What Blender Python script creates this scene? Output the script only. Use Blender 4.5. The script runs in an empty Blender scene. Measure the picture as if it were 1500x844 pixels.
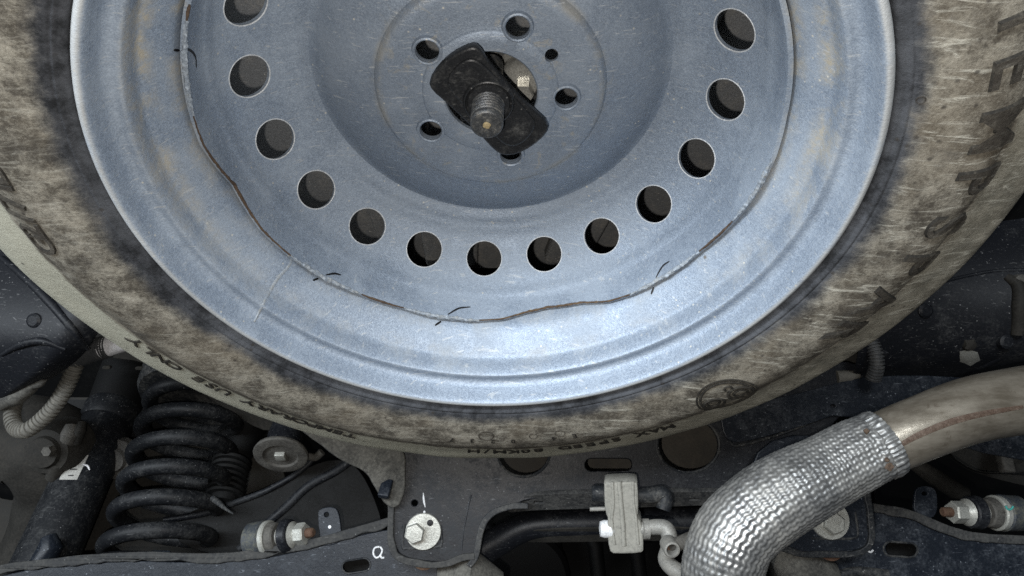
import bpy, bmesh, math, random
from math import pi, sin, cos, radians
from mathutils import Vector, Matrix, noise as mn
from mathutils.bvhtree import BVHTree
random.seed(7)
SC = bpy.context.scene
COL = SC.collection

# ------------------------------------------------------------------ camera
# x = right of the picture, y = towards the front of the vehicle, z = up; the spare wheel's lower lip lies in z = 0
FPX, TILT, ROLL, YAW = 1050.0, 0.8138, 0.021, 0.0167
CAM = Vector((0.0107, -0.2801, -0.3456))
def _m(*r): return Matrix(r)
RX = _m((1, 0, 0), (0, cos(TILT), -sin(TILT)), (0, sin(TILT), cos(TILT)))
RY = _m((cos(YAW), 0, -sin(YAW)), (0, 1, 0), (sin(YAW), 0, cos(YAW)))
RZ = _m((cos(ROLL), -sin(ROLL), 0), (sin(ROLL), cos(ROLL), 0), (0, 0, 1))
ROT = RZ @ RX @ RY                                   # rows: right, down, forward
RIGHT, DOWN, FWD = (Vector(ROT[i]) for i in range(3))
cd = bpy.data.cameras.new('camera'); cam = bpy.data.objects.new('camera', cd); COL.objects.link(cam)
cd.sensor_fit = 'HORIZONTAL'; cd.sensor_width = 36.0; cd.lens = FPX / 1500.0 * 36.0
cd.clip_start = 0.02; cd.clip_end = 60.0
M = Matrix((RIGHT, -DOWN, -FWD)).transposed().to_4x4(); M.translation = CAM
cam.matrix_world = M
SC.camera = cam

# ------------------------------------------------------------------ light
world = bpy.data.worlds.new('World'); SC.world = world; world.use_nodes = True
bgn = world.node_tree.nodes['Background']
bgn.inputs[0].default_value = (0.78, 0.88, 1.0, 1); bgn.inputs[1].default_value = 0.030
def lamp(name, kind, loc, target, power, color, **kw):
    l = bpy.data.lights.new(name, kind); l.energy = power; l.color = color
    for k, v in kw.items(): setattr(l, k, v)
    o = bpy.data.objects.new(name, l); COL.objects.link(o); o.location = loc
    o.rotation_euler = (Vector(target) - Vector(loc)).to_track_quat('-Z', 'Y').to_euler()
    return o
# open daylight coming in under the rear bumper
lamp('daylight', 'AREA', (-0.95, -1.70, -0.52), (0.05, 0.12, 0.05), 92.0, (0.86, 0.935, 1.0), shape='RECTANGLE', size=3.6, size_y=0.5)
# the phone's own flash, just beside its lens
FL = CAM + RIGHT * -0.026 + DOWN * 0.024
lamp('phone_flash', 'POINT', FL, (0, 0, 0), 8.8, (1.0, 0.96, 0.90), shadow_soft_size=0.0035)
vs = SC.view_settings
vs.view_transform = 'Standard'; vs.look = 'None'; vs.exposure = 0.0; vs.gamma = 1.0; vs.use_curve_mapping = False
SC.cycles.use_denoising = False
SC.cycles.max_bounces = 6; SC.cycles.caustics_reflective = False; SC.cycles.caustics_refractive = False

# ------------------------------------------------------------------ geometry helpers
def ray(px, py): return (RIGHT * ((px - 750) / FPX) + DOWN * ((py - 422) / FPX) + FWD)
def W(px, py, D): return CAM + ray(px, py) * D                    # point at distance D along the view axis
def atz(px, py, z):
    d = ray(px, py); return CAM + d * ((z - CAM.z) / d.z)
def atplane(px, py, p0, n):
    d = ray(px, py); return CAM + d * ((p0 - CAM).dot(n) / d.dot(n))
def hit(px, py, bvh):
    loc, nor, i, dist = bvh.ray_cast(CAM, ray(px, py).normalized())
    return loc, nor

def link(name, me, mat, parent=None):
    o = bpy.data.objects.new(name, me); COL.objects.link(o)
    if mat is not None:
        me.materials.clear(); me.materials.append(mat)
    if parent is not None:
        o.parent = parent
        if parent.type == 'EMPTY': o.location = -parent.location
    return o
def thing(name, label, cat, loc=(0, 0, 0), group=None):
    o = bpy.data.objects.new(name, None); COL.objects.link(o); o.location = loc; o.empty_display_size = 0.02
    o['label'] = label; o['category'] = cat
    if group: o['group'] = group
    return o
def tag(o, label, cat, group=None):
    o['label'] = label; o['category'] = cat
    if group: o['group'] = group
    return o
def smooth(me, ang=35):
    bm = bmesh.new(); bm.from_mesh(me)
    bmesh.ops.recalc_face_normals(bm, faces=bm.faces)
    lim = radians(ang)
    for f in bm.faces: f.smooth = True
    for e in bm.edges:
        if len(e.link_faces) == 2: e.smooth = e.calc_face_angle(0) < lim
    bm.to_mesh(me); bm.free()
    return me
def mesh(name, vs_, fs, ang=35):
    me = bpy.data.meshes.new(name); me.from_pydata([tuple(v) for v in vs_], [], fs); me.update()
    return smooth(me, ang)
def basis(n):
    n = Vector(n).normalized(); a = Vector((1, 0, 0)) if abs(n.x) < 0.8 else Vector((0, 1, 0))
    e1 = (a - n * a.dot(n)).normalized(); return e1, n.cross(e1), n
def lathe(name, prof, origin=(0, 0, 0), axis=(0, 0, 1), seg=64, closed=False, ang=35, disp=None, phase=0.0):
    """revolve (r, h) pairs about the axis; closed joins the last ring to the first"""
    e1, e2, n = basis(axis); o = Vector(origin); v = []; f = []
    if axis == (0, 0, 1): e1, e2 = Vector((1, 0, 0)), Vector((0, 1, 0))
    for (r, h) in prof:
        for k in range(seg):
            a = 2 * pi * k / seg + phase
            rr, hh = (r, h) if disp is None else disp(r, h, a)
            v.append(o + e1 * (rr * cos(a)) + e2 * (rr * sin(a)) + n * hh)
    m = len(prof)
    for i in range(m if closed else m - 1):
        j = (i + 1) % m
        for k in range(seg):
            l = (k + 1) % seg
            f.append((i * seg + k, i * seg + l, j * seg + l, j * seg + k))
    if not closed:
        f.append(tuple(range(seg - 1, -1, -1))); f.append(tuple((m - 1) * seg + k for k in range(seg)))
    return mesh(name, v, f, ang)
def catmull(pts, n=8):
    pts = [Vector(p) for p in pts]; out = []
    P = [pts[0] * 2 - pts[1]] + pts + [pts[-1] * 2 - pts[-2]]
    for i in range(1, len(P) - 2):
        for k in range(n):
            t = k / n; a, b, c, d = P[i - 1:i + 3]
            out.append(0.5 * ((2 * b) + (c - a) * t + (2 * a - 5 * b + 4 * c - d) * t * t + (3 * b - a - 3 * c + d) * t ** 3))
    out.append(pts[-1]); return out
def lerp_list(vals, m):
    n = len(vals)
    if n == 1: return [vals[0]] * m
    r = []
    for i in range(m):
        x = i / (m - 1) * (n - 1); k = min(int(x), n - 2); r.append(vals[k] + (vals[k + 1] - vals[k]) * (x - k))
    return r
def tube(name, pts, radii, seg=16, cap=True, ang=40, disp=None, squash=None):
    """sweep a circle along pts; disp(s, a, i) adds to the radius; s is the length travelled"""
    pts = [Vector(p) for p in pts]; n = len(pts); R = lerp_list(list(radii) if hasattr(radii, '__len__') else [radii], n)
    v = []; f = []; s = 0.0; e1 = None
    for i, p in enumerate(pts):
        t = (pts[min(i + 1, n - 1)] - pts[max(i - 1, 0)]).normalized()
        if e1 is None: e1, e2, _ = basis(t)
        else:
            e1 = (e1 - t * e1.dot(t)).normalized(); e2 = t.cross(e1)
            s += (p - pts[i - 1]).length
        for k in range(seg):
            a = 2 * pi * k / seg; r = R[i] + (disp(s, a, i) if disp else 0)
            v.append(p + e1 * (r * cos(a)) + e2 * (r * sin(a)))
    for i in range(n - 1):
        for k in range(seg):
            l = (k + 1) % seg; f.append((i * seg + k, i * seg + l, (i + 1) * seg + l, (i + 1) * seg + k))
    if cap:
        f.append(tuple(range(seg - 1, -1, -1))); f.append(tuple((n - 1) * seg + k for k in range(seg)))
    return mesh(name, v, f, ang)
def chaikin(p, n=2):
    for _ in range(n):
        q = []
        for i in range(len(p)):
            a, b = Vector(p[i]), Vector(p[(i + 1) % len(p)]); q += [a * .75 + b * .25, a * .25 + b * .75]
        p = q
    return p
def circ_px(cx, cy, rx, ry=None, n=28, rot=0):
    ry = ry or rx; c, s = cos(radians(rot)), sin(radians(rot))
    return [Vector((cx + rx * cos(2 * pi * k / n) * c - ry * sin(2 * pi * k / n) * s, cy + rx * cos(2 * pi * k / n) * s + ry * sin(2 * pi * k / n) * c)) for k in range(n)]
def slot_px(cx, cy, w, h, rot=0, n=10):
    """a rounded slot w x h"""
    r = h / 2; out = []; c, s = cos(radians(rot)), sin(radians(rot))
    for side in (1, -1):
        for k in range(n + 1):
            a = -pi / 2 + pi * k / n + (0 if side == 1 else pi)
            x = side * (w / 2 - r) + r * cos(a); y = r * sin(a); out.append(Vector((cx + x * c - y * s, cy + x * s + y * c)))
    return out
def plate(name, outline, p0, n, thick=0.003, holes=(), bevel=0.0008, rnd=2):
    """a sheet of real thickness lying in the plane (p0, n); outline and holes are seen positions projected on that plane"""
    n = Vector(n).normalized(); e1, e2, _ = basis(n); p0 = Vector(p0)
    cu = bpy.data.curves.new('tmp', 'CURVE'); cu.dimensions = '2D'; cu.fill_mode = 'BOTH'
    cu.extrude = thick / 2; cu.bevel_depth = bevel; cu.bevel_resolution = 1
    for loop in [chaikin([Vector(q) for q in outline], rnd) if rnd else outline] + list(holes):
        sp = cu.splines.new('POLY'); sp.points.add(len(loop) - 1)
        for i, q in enumerate(loop):
            w = atplane(q[0], q[1], p0, n) - p0; sp.points[i].co = (w.dot(e1), w.dot(e2), 0, 1)
        sp.use_cyclic_u = True
    o = bpy.data.objects.new('tmp', cu); COL.objects.link(o)
    dg = bpy.context.evaluated_depsgraph_get(); me = bpy.data.meshes.new_from_object(o.evaluated_get(dg)); me.name = name
    bpy.data.objects.remove(o); bpy.data.curves.remove(cu)
    T = Matrix((e1, e2, n)).transposed().to_4x4(); T.translation = p0; me.transform(T)
    return smooth(me, 40)
def strip_px(px, w, sm=6):
    """outline of a band of width w beside a line (both as seen positions)"""
    c = catmull([Vector((a, b, 0)) for a, b in px], sm); A = []; B = []
    for i, p in enumerate(c):
        t = (c[min(i + 1, len(c) - 1)] - c[max(i - 1, 0)]).normalized(); q = Vector((-t.y, t.x, 0)); ww = w * (.85 + .3 * mn.noise(p * .05))
        A.append(Vector((p.x, p.y))); B.append(Vector(((p + q * ww).x, (p + q * ww).y)))
    return A + B[::-1]
def on_plane(pts, p0, n): return [atplane(x, y, Vector(p0), Vector(n).normalized()) for x, y in pts]
def box(name, c, half, rot=None, bev=0.002):
    bm = bmesh.new(); bmesh.ops.create_cube(bm, size=2)
    for v in bm.verts: v.co = Vector((v.co.x * half[0], v.co.y * half[1], v.co.z * half[2]))
    bmesh.ops.bevel(bm, geom=bm.edges[:], offset=bev, segments=3, affect='EDGES', profile=0.5)
    me = bpy.data.meshes.new(name); bm.to_mesh(me); bm.free()
    T = (rot.to_4x4() if rot else Matrix.Identity(4)); T.translation = Vector(c); me.transform(T)
    return smooth(me, 40)
def lumpy(me, amp, freq, seed=0):
    for v in me.vertices:
        d = mn.noise_vector(v.co * freq + Vector((seed, seed * 2, 0))); v.co += d * amp
    me.update(); return me
def bvh_of(me):
    bm = bmesh.new(); bm.from_mesh(me); t = BVHTree.FromBMesh(bm); bm.free(); return t

# ------------------------------------------------------------------ materials
class N:
    def __init__(s, name):
        s.m = bpy.data.materials.new(name); s.m.use_nodes = True; s.t = s.m.node_tree; s.n = s.t.nodes; s.l = s.t.links
        s.b = s.n['Principled BSDF']; s.tc = s.n.new('ShaderNodeTexCoord'); s.obj = s.tc.outputs['Object']
    def set(s, inp, v):
        if hasattr(v, 'is_output'): s.l.new(v, inp)
        else: inp.default_value = v
    def noise(s, scale, detail=6, rough=.6, vec=None, dist=0.0):
        n = s.n.new('ShaderNodeTexNoise'); s.l.new(vec or s.obj, n.inputs['Vector'])
        n.inputs['Scale'].default_value = scale; n.inputs['Detail'].default_value = detail; n.inputs['Roughness'].default_value = rough; n.inputs['Distortion'].default_value = dist
        return n.outputs['Fac']
    def voro(s, scale, vec=None, feat='F1'):
        n = s.n.new('ShaderNodeTexVoronoi'); n.feature = feat; s.l.new(vec or s.obj, n.inputs['Vector']); n.inputs['Scale'].default_value = scale; return n.outputs['Distance']
    def mapping(s, sc, rot=(0, 0, 0), loc=(0, 0, 0)):
        n = s.n.new('ShaderNodeMapping'); s.l.new(s.obj, n.inputs[0]); n.inputs['Scale'].default_value = sc; n.inputs['Rotation'].default_value = rot; n.inputs['Location'].default_value = loc; return n.outputs[0]
    def math(s, op, a, b=0.0, c=0.0, clamp=False):
        n = s.n.new('ShaderNodeMath'); n.operation = op; n.use_clamp = clamp
        for i, v in enumerate((a, b, c)): s.set(n.inputs[i], v)
        return n.outputs[0]
    def step(s, x, lo, hi):
        n = s.n.new('ShaderNodeMapRange'); n.interpolation_type = 'SMOOTHSTEP'; s.set(n.inputs['Value'], x)
        n.inputs['From Min'].default_value = lo; n.inputs['From Max'].default_value = hi; return n.outputs['Result']
    def mix(s, f, a, b):
        n = s.n.new('ShaderNodeMix'); n.data_type = 'RGBA'; s.set(n.inputs[0], f)
        for i, v in ((6, a), (7, b)): s.set(n.inputs[i], (*v, 1) if isinstance(v, tuple) else v)
        return n.outputs[2]
    def xyz(s):
        n = s.n.new('ShaderNodeSeparateXYZ'); s.l.new(s.obj, n.inputs[0]); return n.outputs
    def comb(s, x, y, z):
        n = s.n.new('ShaderNodeCombineXYZ')
        for i, v in enumerate((x, y, z)): s.set(n.inputs[i], v)
        return n.outputs[0]
    def bump(s, h, strength, dist):
        n = s.n.new('ShaderNodeBump'); s.l.new(h, n.inputs['Height']); n.inputs['Strength'].default_value = strength; n.inputs['Distance'].default_value = dist
        s.l.new(n.outputs[0], s.b.inputs['Normal'])
    def out(s, col, rough=.6, metal=0.0, spec=.5):
        s.set(s.b.inputs['Base Color'], (*col, 1) if isinstance(col, tuple) else col)
        s.set(s.b.inputs['Roughness'], rough); s.set(s.b.inputs['Metallic'], metal); s.set(s.b.inputs['Specular IOR Level'], spec)
        return s.m
def grime(name, base, dust, amount=.5, rough=.5, metal=0.0, scale=14, fleck=.5, fleck_col=None, spec=None, bump=None, big=4.0, grain=.25):
    """painted or bare surface under an uneven coat of road dust, with small pale flecks and pits"""
    dark = max(base) < .03
    spec = spec if spec is not None else (.28 if dark else .5); bump = bump if bump is not None else (.12 if dark else .22)
    k = N(name)
    a = k.noise(big, 5, .62); b = k.noise(scale * 2.6, 9, .74); c = k.noise(330, 4, .7)
    f = k.math('ADD', k.math('MULTIPLY', a, .42), k.math('ADD', k.math('MULTIPLY', b, .5), k.math('MULTIPLY', c, .28)))
    th = .90 - .52 * amount
    f = k.step(f, th - .10, th + .16)
    f = k.math('MULTIPLY', f, k.math('ADD', .35, k.math('MULTIPLY', c, 1.1)), clamp=True)
    g = k.noise(900, 2, .5)
    col = k.mix(f, k.mix(k.step(g, .3, .75), tuple(x * (1 - grain) for x in base), tuple(min(1, x * (1 + grain)) for x in base)), k.mix(k.noise(45, 5, .6), tuple(x * .65 for x in dust), tuple(min(1, x * 1.2) for x in dust)))
    if fleck > 0:
        v = k.voro(210); w = k.noise(60, 2, .5)
        fl = k.math('MULTIPLY', k.math('SUBTRACT', 1, k.step(v, .06, .2)), k.step(w, .58 - .1 * fleck, .66))
        sc = k.step(k.noise(95, 3, .6, k.mapping((1, 8, 3), (.4, .2, .7)), .8), .655 - .04 * fleck, .74)
        col = k.mix(k.math('MULTIPLY', k.math('MAXIMUM', fl, k.math('MULTIPLY', sc, .55)), fleck, clamp=True), col, fleck_col or tuple(min(.6, x * 1.8 + .05) for x in dust))
    rg = k.math('ADD', rough, k.math('MULTIPLY', f, .95 - rough), clamp=True)
    mt = k.math('MULTIPLY', k.math('SUBTRACT', 1, f), metal)
    k.bump(k.math('ADD', k.math('MULTIPLY', b, 1.0), k.math('MULTIPLY', c, .5)), bump, .003)
    return k.out(col, rg, mt, spec)

def rim_material():
    k = N('silver_blue_wheel_paint')
    g1 = k.noise(950, 3, .75); g2 = k.noise(330, 4, .7); lo = k.noise(9, 5, .6); md = k.noise(38, 6, .65, dist=.4)
    x, y, z = k.xyz(); r = k.math('SQRT', k.math('ADD', k.math('MULTIPLY', x, x), k.math('MULTIPLY', y, y)))
    grain = k.step(k.math('ADD', k.math('MULTIPLY', g1, .7), k.math('MULTIPLY', g2, .3)), .33, .68)
    col = k.mix(grain, (.205, .25, .32), (.415, .483, .57))
    film = k.step(k.math('ADD', k.math('MULTIPLY', lo, .7), k.math('MULTIPLY', md, .45)), .50, .72)      # dried grey film
    col = k.mix(k.math('MULTIPLY', film, .40), col, (.40, .455, .52))
    # beige dirt caught in the rings of the well
    ring = k.math('MAXIMUM', k.math('SUBTRACT', 1, k.step(k.math('ABSOLUTE', k.math('SUBTRACT', r, .2125)), .0, .007)), k.math('MULTIPLY', .8, k.math('SUBTRACT', 1, k.step(k.math('ABSOLUTE', k.math('SUBTRACT', r, .199)), .0, .006))))
    dirt = k.math('MULTIPLY', ring, k.math('MULTIPLY', k.step(k.math('ADD', md, k.math('MULTIPLY', lo, .5)), .66, .86), k.math('ADD', .35, k.math('MULTIPLY', k.step(k.noise(190, 6, .75), .4, .6), .65))))
    side = k.step(y, .11, -.04)
    col = k.mix(k.math('MULTIPLY', dirt, k.math('ADD', .25, k.math('MULTIPLY', side, .75))), col, (.46, .425, .35))
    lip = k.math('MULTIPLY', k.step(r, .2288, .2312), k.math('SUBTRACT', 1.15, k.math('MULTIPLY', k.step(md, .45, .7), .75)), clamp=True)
    col = k.mix(k.math('MULTIPLY', lip, .8), col, (.64, .65, .64))  # pale worn lip, its highlight partly put into the colour
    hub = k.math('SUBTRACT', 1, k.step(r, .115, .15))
    hub_tone = k.math('MULTIPLY', hub, k.math('ADD', .35, k.math('MULTIPLY', md, .6)), clamp=True)
    col = k.mix(k.math('MULTIPLY', hub_tone, .5), col, (.135, .16, .20))  # darker mottled tone over the hub and bowl
    edge = k.math('SUBTRACT', 1, k.step(k.math('ABSOLUTE', k.math('SUBTRACT', r, .082)), .0, .006))
    col = k.mix(k.math('MULTIPLY', edge, k.math('MULTIPLY', .65, k.step(md, .35, .65))), col, (.38, .36, .31))
    v = k.voro(150); w = k.noise(33, 2, .5)
    fl = k.math('MULTIPLY', k.math('SUBTRACT', 1, k.step(v, .05, .17)), k.step(w, .52, .60))
    col = k.mix(k.math('MULTIPLY', fl, .9), col, (.66, .64, .57))
    for rz_, amt in ((.8, .6), (2.1, .45)):
        sc = k.step(k.noise(46, 3, .6, k.mapping((1.2, 11, 3), (.2, .1, rz_)), .6), .635, .69)
        col = k.mix(k.math('MULTIPLY', sc, amt), col, (.55, .57, .58))
    hubdirt = k.math('MULTIPLY', k.math('SUBTRACT', 1, k.step(r, .075, .10)), k.step(k.noise(70, 7, .72, None, .8), .56, .66))
    col = k.mix(k.math('MULTIPLY', hubdirt, .55), col, (.40, .38, .33))
    pit = k.math('MULTIPLY', k.math('SUBTRACT', 1, k.step(k.voro(55), .05, .1)), k.step(k.noise(19, 2, .5), .6, .64))
    col = k.mix(k.math('MULTIPLY', pit, .8), col, (.16, .13, .10))
    k.bump(k.math('ADD', k.math('MULTIPLY', g1, .5), k.math('ADD', k.math('MULTIPLY', g2, .7), k.math('MULTIPLY', md, .6))), .30, .0016)
    return k.out(col, k.math('ADD', .50, k.math('MULTIPLY', film, .2)), k.math('SUBTRACT', .40, k.math('MULTIPLY', film, .12)), .4)
def tire_material(lettering=False):
    k = N('dusty_tire_rubber' if not lettering else 'rubbed_tire_lettering')
    x, y, z = k.xyz(); r = k.math('SQRT', k.math('ADD', k.math('MULTIPLY', x, x), k.math('MULTIPLY', y, y)))
    a = k.math('ARCTAN2', y, x)
    n1 = k.noise(11, 6, .65); n2 = k.noise(60, 9, .74); n3 = k.noise(240, 5, .7)
    mo = k.noise(48, 10, .78); fi = k.noise(520, 4, .8)
    sa = k.noise(80, 7, .7, k.mapping((.34, 2.2, 1.0), (0, 0, .22)), .9); sb = k.noise(70, 4, .6, k.mapping((.4, 2.0, 1.0), (0, 0, 1.9)), .9)
    right = k.step(x, -.05, .2)
    st = k.math('ADD', k.math('MULTIPLY', k.step(sa, .52, .66), k.math('ADD', .35, k.math('MULTIPLY', right, .65))), k.math('MULTIPLY', k.step(sb, .60, .70), .35), clamp=True)
    rub = k.mix(k.step(n2, .35, .65), (.012, .013, .015), (.055, .058, .066))
    blue = k.step(k.math('ADD', n1, k.math('MULTIPLY', n2, .4)), .55, .95)
    rub = k.mix(k.math('MULTIPLY', blue, .7), rub, (.105, .112, .125))
    edge = k.math('ADD', r, k.math('ADD', k.math('MULTIPLY', k.math('SUBTRACT', n1, .5), .020), k.math('MULTIPLY', k.math('SUBTRACT', n2, .5), .022)))
    d = k.step(edge, .2450, .2575)
    body = k.math('ADD', k.math('MULTIPLY', mo, .80), k.math('MULTIPLY', fi, .25))
    tan = k.mix(k.step(body, .42, .66), (.070, .061, .048), (.36, .333, .275))
    tan = k.mix(k.math('MULTIPLY', k.step(n1, .45, .68), .5), tan, k.mix(fi, (.12, .098, .07), (.26, .22, .16)))
    tan = k.mix(k.math('MULTIPLY', st, k.math('ADD', .35, k.math('MULTIPLY', fi, .7))), tan, (.60, .58, .50))
    worn = k.step(k.math('ADD', k.math('MULTIPLY', k.noise(16, 9, .75), .8), k.math('MULTIPLY', fi, .25)), .55, .68)
    tan = k.mix(k.math('MULTIPLY', worn, .55), tan, (.050, .048, .047))
    col = k.mix(k.math('MULTIPLY', d, .93), rub, tan)
    # dark scuffed ring where the sidewall turns into the shoulder, and pale caked shoulder
    band = k.math('SUBTRACT', 1, k.step(k.math('ABSOLUTE', k.math('SUBTRACT', k.math('ADD', r, k.math('MULTIPLY', k.math('SUBTRACT', n1, .5), .016)), .3015)), .0005, .0075))
    band = k.math('MULTIPLY', band, k.step(y, .11, .19))
    col = k.mix(k.math('MULTIPLY', band, k.math('MULTIPLY', .9, k.step(k.math('ADD', n1, k.math('MULTIPLY', n2, .5)), .56, .80))), col, (.075, .062, .045))
    sh = k.step(k.math('ADD', r, k.math('MULTIPLY', k.math('SUBTRACT', n2, .5), .010)), .3045, .3090)
    left = k.step(x, .28, -.05)
    pale = k.mix(k.math('ADD', k.math('MULTIPLY', n2, .6), k.math('MULTIPLY', n3, .4)), (.33, .32, .25), (.58, .57, .47))
    col = k.mix(k.math('MULTIPLY', sh, k.math('ADD', .22, k.math('MULTIPLY', left, .75))), col, pale)
    pit = k.math('MULTIPLY', k.math('SUBTRACT', 1, k.step(k.voro(95), .06, .2)), k.step(k.noise(22, 3, .5), .48, .56))
    col = k.mix(k.math('MULTIPLY', pit, .75), col, (.04, .035, .03))
    if lettering:
        keep = k.step(k.math('ADD', k.math('MULTIPLY', n2, .6), k.math('MULTIPLY', n3, .5)), .45, .75)
        col = k.mix(k.math('ADD', .58, k.math('MULTIPLY', k.math('SUBTRACT', 1, keep), .3), clamp=True), col, (.035, .030, .025))
    k.bump(k.math('ADD', k.math('MULTIPLY', mo, .9), k.math('ADD', k.math('MULTIPLY', st, .15), k.math('MULTIPLY', fi, .5))), .5, .0022)
    return k.out(col, .85, 0, .3)
def foil_material():
    k = N('embossed_aluminium_foil')
    a = k.noise(13, 5, .6); b = k.noise(160, 5, .7)
    x, y, z = k.xyz()
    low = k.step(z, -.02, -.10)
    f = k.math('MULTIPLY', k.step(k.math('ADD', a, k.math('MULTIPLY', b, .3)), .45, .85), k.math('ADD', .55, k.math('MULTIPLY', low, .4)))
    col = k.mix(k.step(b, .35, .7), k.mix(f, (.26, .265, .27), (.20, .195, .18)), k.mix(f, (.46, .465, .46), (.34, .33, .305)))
    k.bump(b, .25, .001)
    return k.out(col, k.math('ADD', .34, k.math('MULTIPLY', f, .25)), k.math('SUBTRACT', .85, k.math('MULTIPLY', f, .5)), .5)
def pipe_material():
    k = N('heat_stained_steel_pipe')
    a = k.noise(9, 5, .6); b = k.noise(60, 7, .7, k.mapping((.4, 1.5, 1.5)))
    f = k.math('ADD', k.math('MULTIPLY', a, .5), k.math('MULTIPLY', b, .5))
    col = k.mix(k.step(f, .35, .65), (.22, .185, .14), (.56, .50, .41))
    col = k.mix(k.math('MULTIPLY', k.step(k.noise(120, 5, .7), .58, .72), .6), col, (.16, .12, .085))
    k.bump(b, .2, .0015)
    return k.out(col, .30, .72, .5)

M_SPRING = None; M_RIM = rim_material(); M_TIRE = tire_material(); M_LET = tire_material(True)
M_FOIL = foil_material(); M_PIPE = pipe_material()
BLK, DUST = (.009, .010, .013), (.17, .155, .13)
M_BLACK = grime('black_coated_steel', BLK, (.055, .058, .062), .46, .42, 0, 20, .9)
M_FLANGE = grime('dust_caught_black_steel', (.015, .016, .018), (.085, .084, .080), .66, .55, 0, 22, .8)
M_BROWN = grime('brown_dusty_inner_steel', (.030, .026, .021), (.075, .066, .053), .6, .75, 0, 10, .2)
M_SPRING = grime('chipped_black_spring_coat', (.008, .009, .011), (.070, .071, .071), .48, .5, 0, 22, 1.0)
M_BLACK_DUSTY = grime('dusty_black_coated_steel', (.015, .017, .020), (.15, .146, .135), .50, .5, 0, 12, .7)
M_ARM = grime('blue_black_coated_arm', (.010, .013, .019), (.080, .090, .105), .46, .38, 0, 18, .9)
M_EDGE = grime('worn_bright_edge', (.66, .69, .72), (.40, .41, .41), .35, .4, .1, 60, 0)
M_GROOVE = grime('dark_letter_edge', (.020, .018, .015), (.11, .098, .078), .45, .85, 0, 60, 0)
M_TRAY = grime('grey_dusty_tray', (.15, .152, .155), (.27, .25, .22), .5, .6, 0, 12, .9)
M_DIRT = grime('caked_grey_dirt', (.035, .034, .031), (.17, .163, .143), .66, .8, 0, 10, .4)
M_PLAS = grime('scuffed_black_plastic', (.009, .010, .013), (.085, .085, .085), .40, .5, 0, 10, 1.0)
M_CLAMP = grime('black_clamp_paint', (.020, .021, .023), (.12, .12, .115), .45, .34, 0, 30, .6)
M_STUD = grime('greasy_steel_stud', (.085, .088, .092), (.26, .24, .20), .5, .36, .6, 60, .5)
M_CAST = grime('dull_cast_metal', (.07, .066, .06), (.15, .142, .125), .6, .6, .2, 16, .3)
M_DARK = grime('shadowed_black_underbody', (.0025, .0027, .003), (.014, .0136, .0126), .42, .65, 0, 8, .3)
M_DRAB = grime('drab_dusty_underbody', (.017, .016, .014), (.048, .044, .038), .6, .7, 0, 6, .2)
M_ZINC = grime('zinc_plated_steel', (.46, .46, .42), (.30, .285, .24), .45, .42, .35, 30, .2)
M_RUBBER = grime('pale_dusty_rubber', (.04, .04, .04), (.34, .33, .29), .93, .8, 0, 26, .2)
M_ROD = grime('grey_steel_rod', (.28, .275, .255), (.30, .285, .25), .55, .5, .3, 30, .2)
M_RUST = grime('rusted_steel', (.10, .052, .032), (.20, .14, .09), .5, .8, 0, 40, .2)
M_WELDRUST = grime('brown_rust_seam', (.075, .05, .035), (.17, .115, .065), .5, .85, 0, 60, .1)
M_WELD = grime('galvanised_weld_bead', (.31, .355, .41), (.37, .36, .32), .5, .55, .2, 60, .3)
M_HOSE = grime('grey_corrugated_hose', (.11, .105, .092), (.19, .178, .152), .6, .65, 0, 30, .2)
M_CONDUIT = grime('dark_ribbed_conduit', (.045, .047, .05), (.13, .13, .125), .5, .6, 0, 30, .2)
M_WHITE = grime('white_tape', (.74, .73, .74), (.55, .53, .48), .25, .55, 0, 30, 0)
M_PAINT = grime('white_paint_mark', (.80, .82, .84), (.6, .6, .58), .1, .5, 0, 30, 0)
M_GREEN = grime('green_paint_mark', (.03, .17, .05), (.10, .14, .10), .3, .6, 0, 60, .2)
M_TEAL = grime('teal_paint_mark', (.05, .34, .30), (.2, .3, .28), .2, .6, 0, 60, 0)
M_LABEL = grime('worn_paper_label', (.40, .39, .36), (.30, .28, .24), .4, .7, 0, 60, 0)
M_INK = grime('black_marker_ink', (.008, .008, .009), (.02, .02, .02), .1, .5, 0, 60, 0)
M_PRINT = grime('black_label_print', (.03, .03, .03), (.06, .06, .06), .1, .6, 0, 60, 0)
M_BRIGHT = grime('bright_bare_steel', (.50, .49, .45), (.25, .235, .20), .4, .35, .6, 30, .2, bump=.03)
M_BLUEBAND = grime('blue_bushing_sleeve', (.045, .052, .062), (.17, .165, .12), .5, .5, 0, 30, .3)

# ------------------------------------------------------------------ the underside of the vehicle (setting)
floor = link('vehicle_floor', box('vehicle_floor', (0, 1.1, 0.30), (2.6, 2.6, 0.02)), M_DARK); floor['kind'] = 'structure'
for i, (x, w) in enumerate(((-.16, .010), (-.085, .012), (-.02, .010), (.055, .012), (.13, .010), (.185, .012))):
    link('rib', box('rib', (x, .02, .268), (w, .30, .014), Matrix.Rotation(radians(-8 + 5 * i), 3, 'Z'), .004), M_TRAY, floor)
link('added_light_skirt', lathe('added_light_skirt', [(.352, .175), (.356, .172), (.360, .175), (.362, .271), (.350, .271)], seg=96, closed=True), M_DARK, floor)  # unseen skirt added round the tray to keep daylight off it
link('tray', box('tray', (0, .0, .276), (.34, .34, .004)), M_TRAY, floor)

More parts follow.
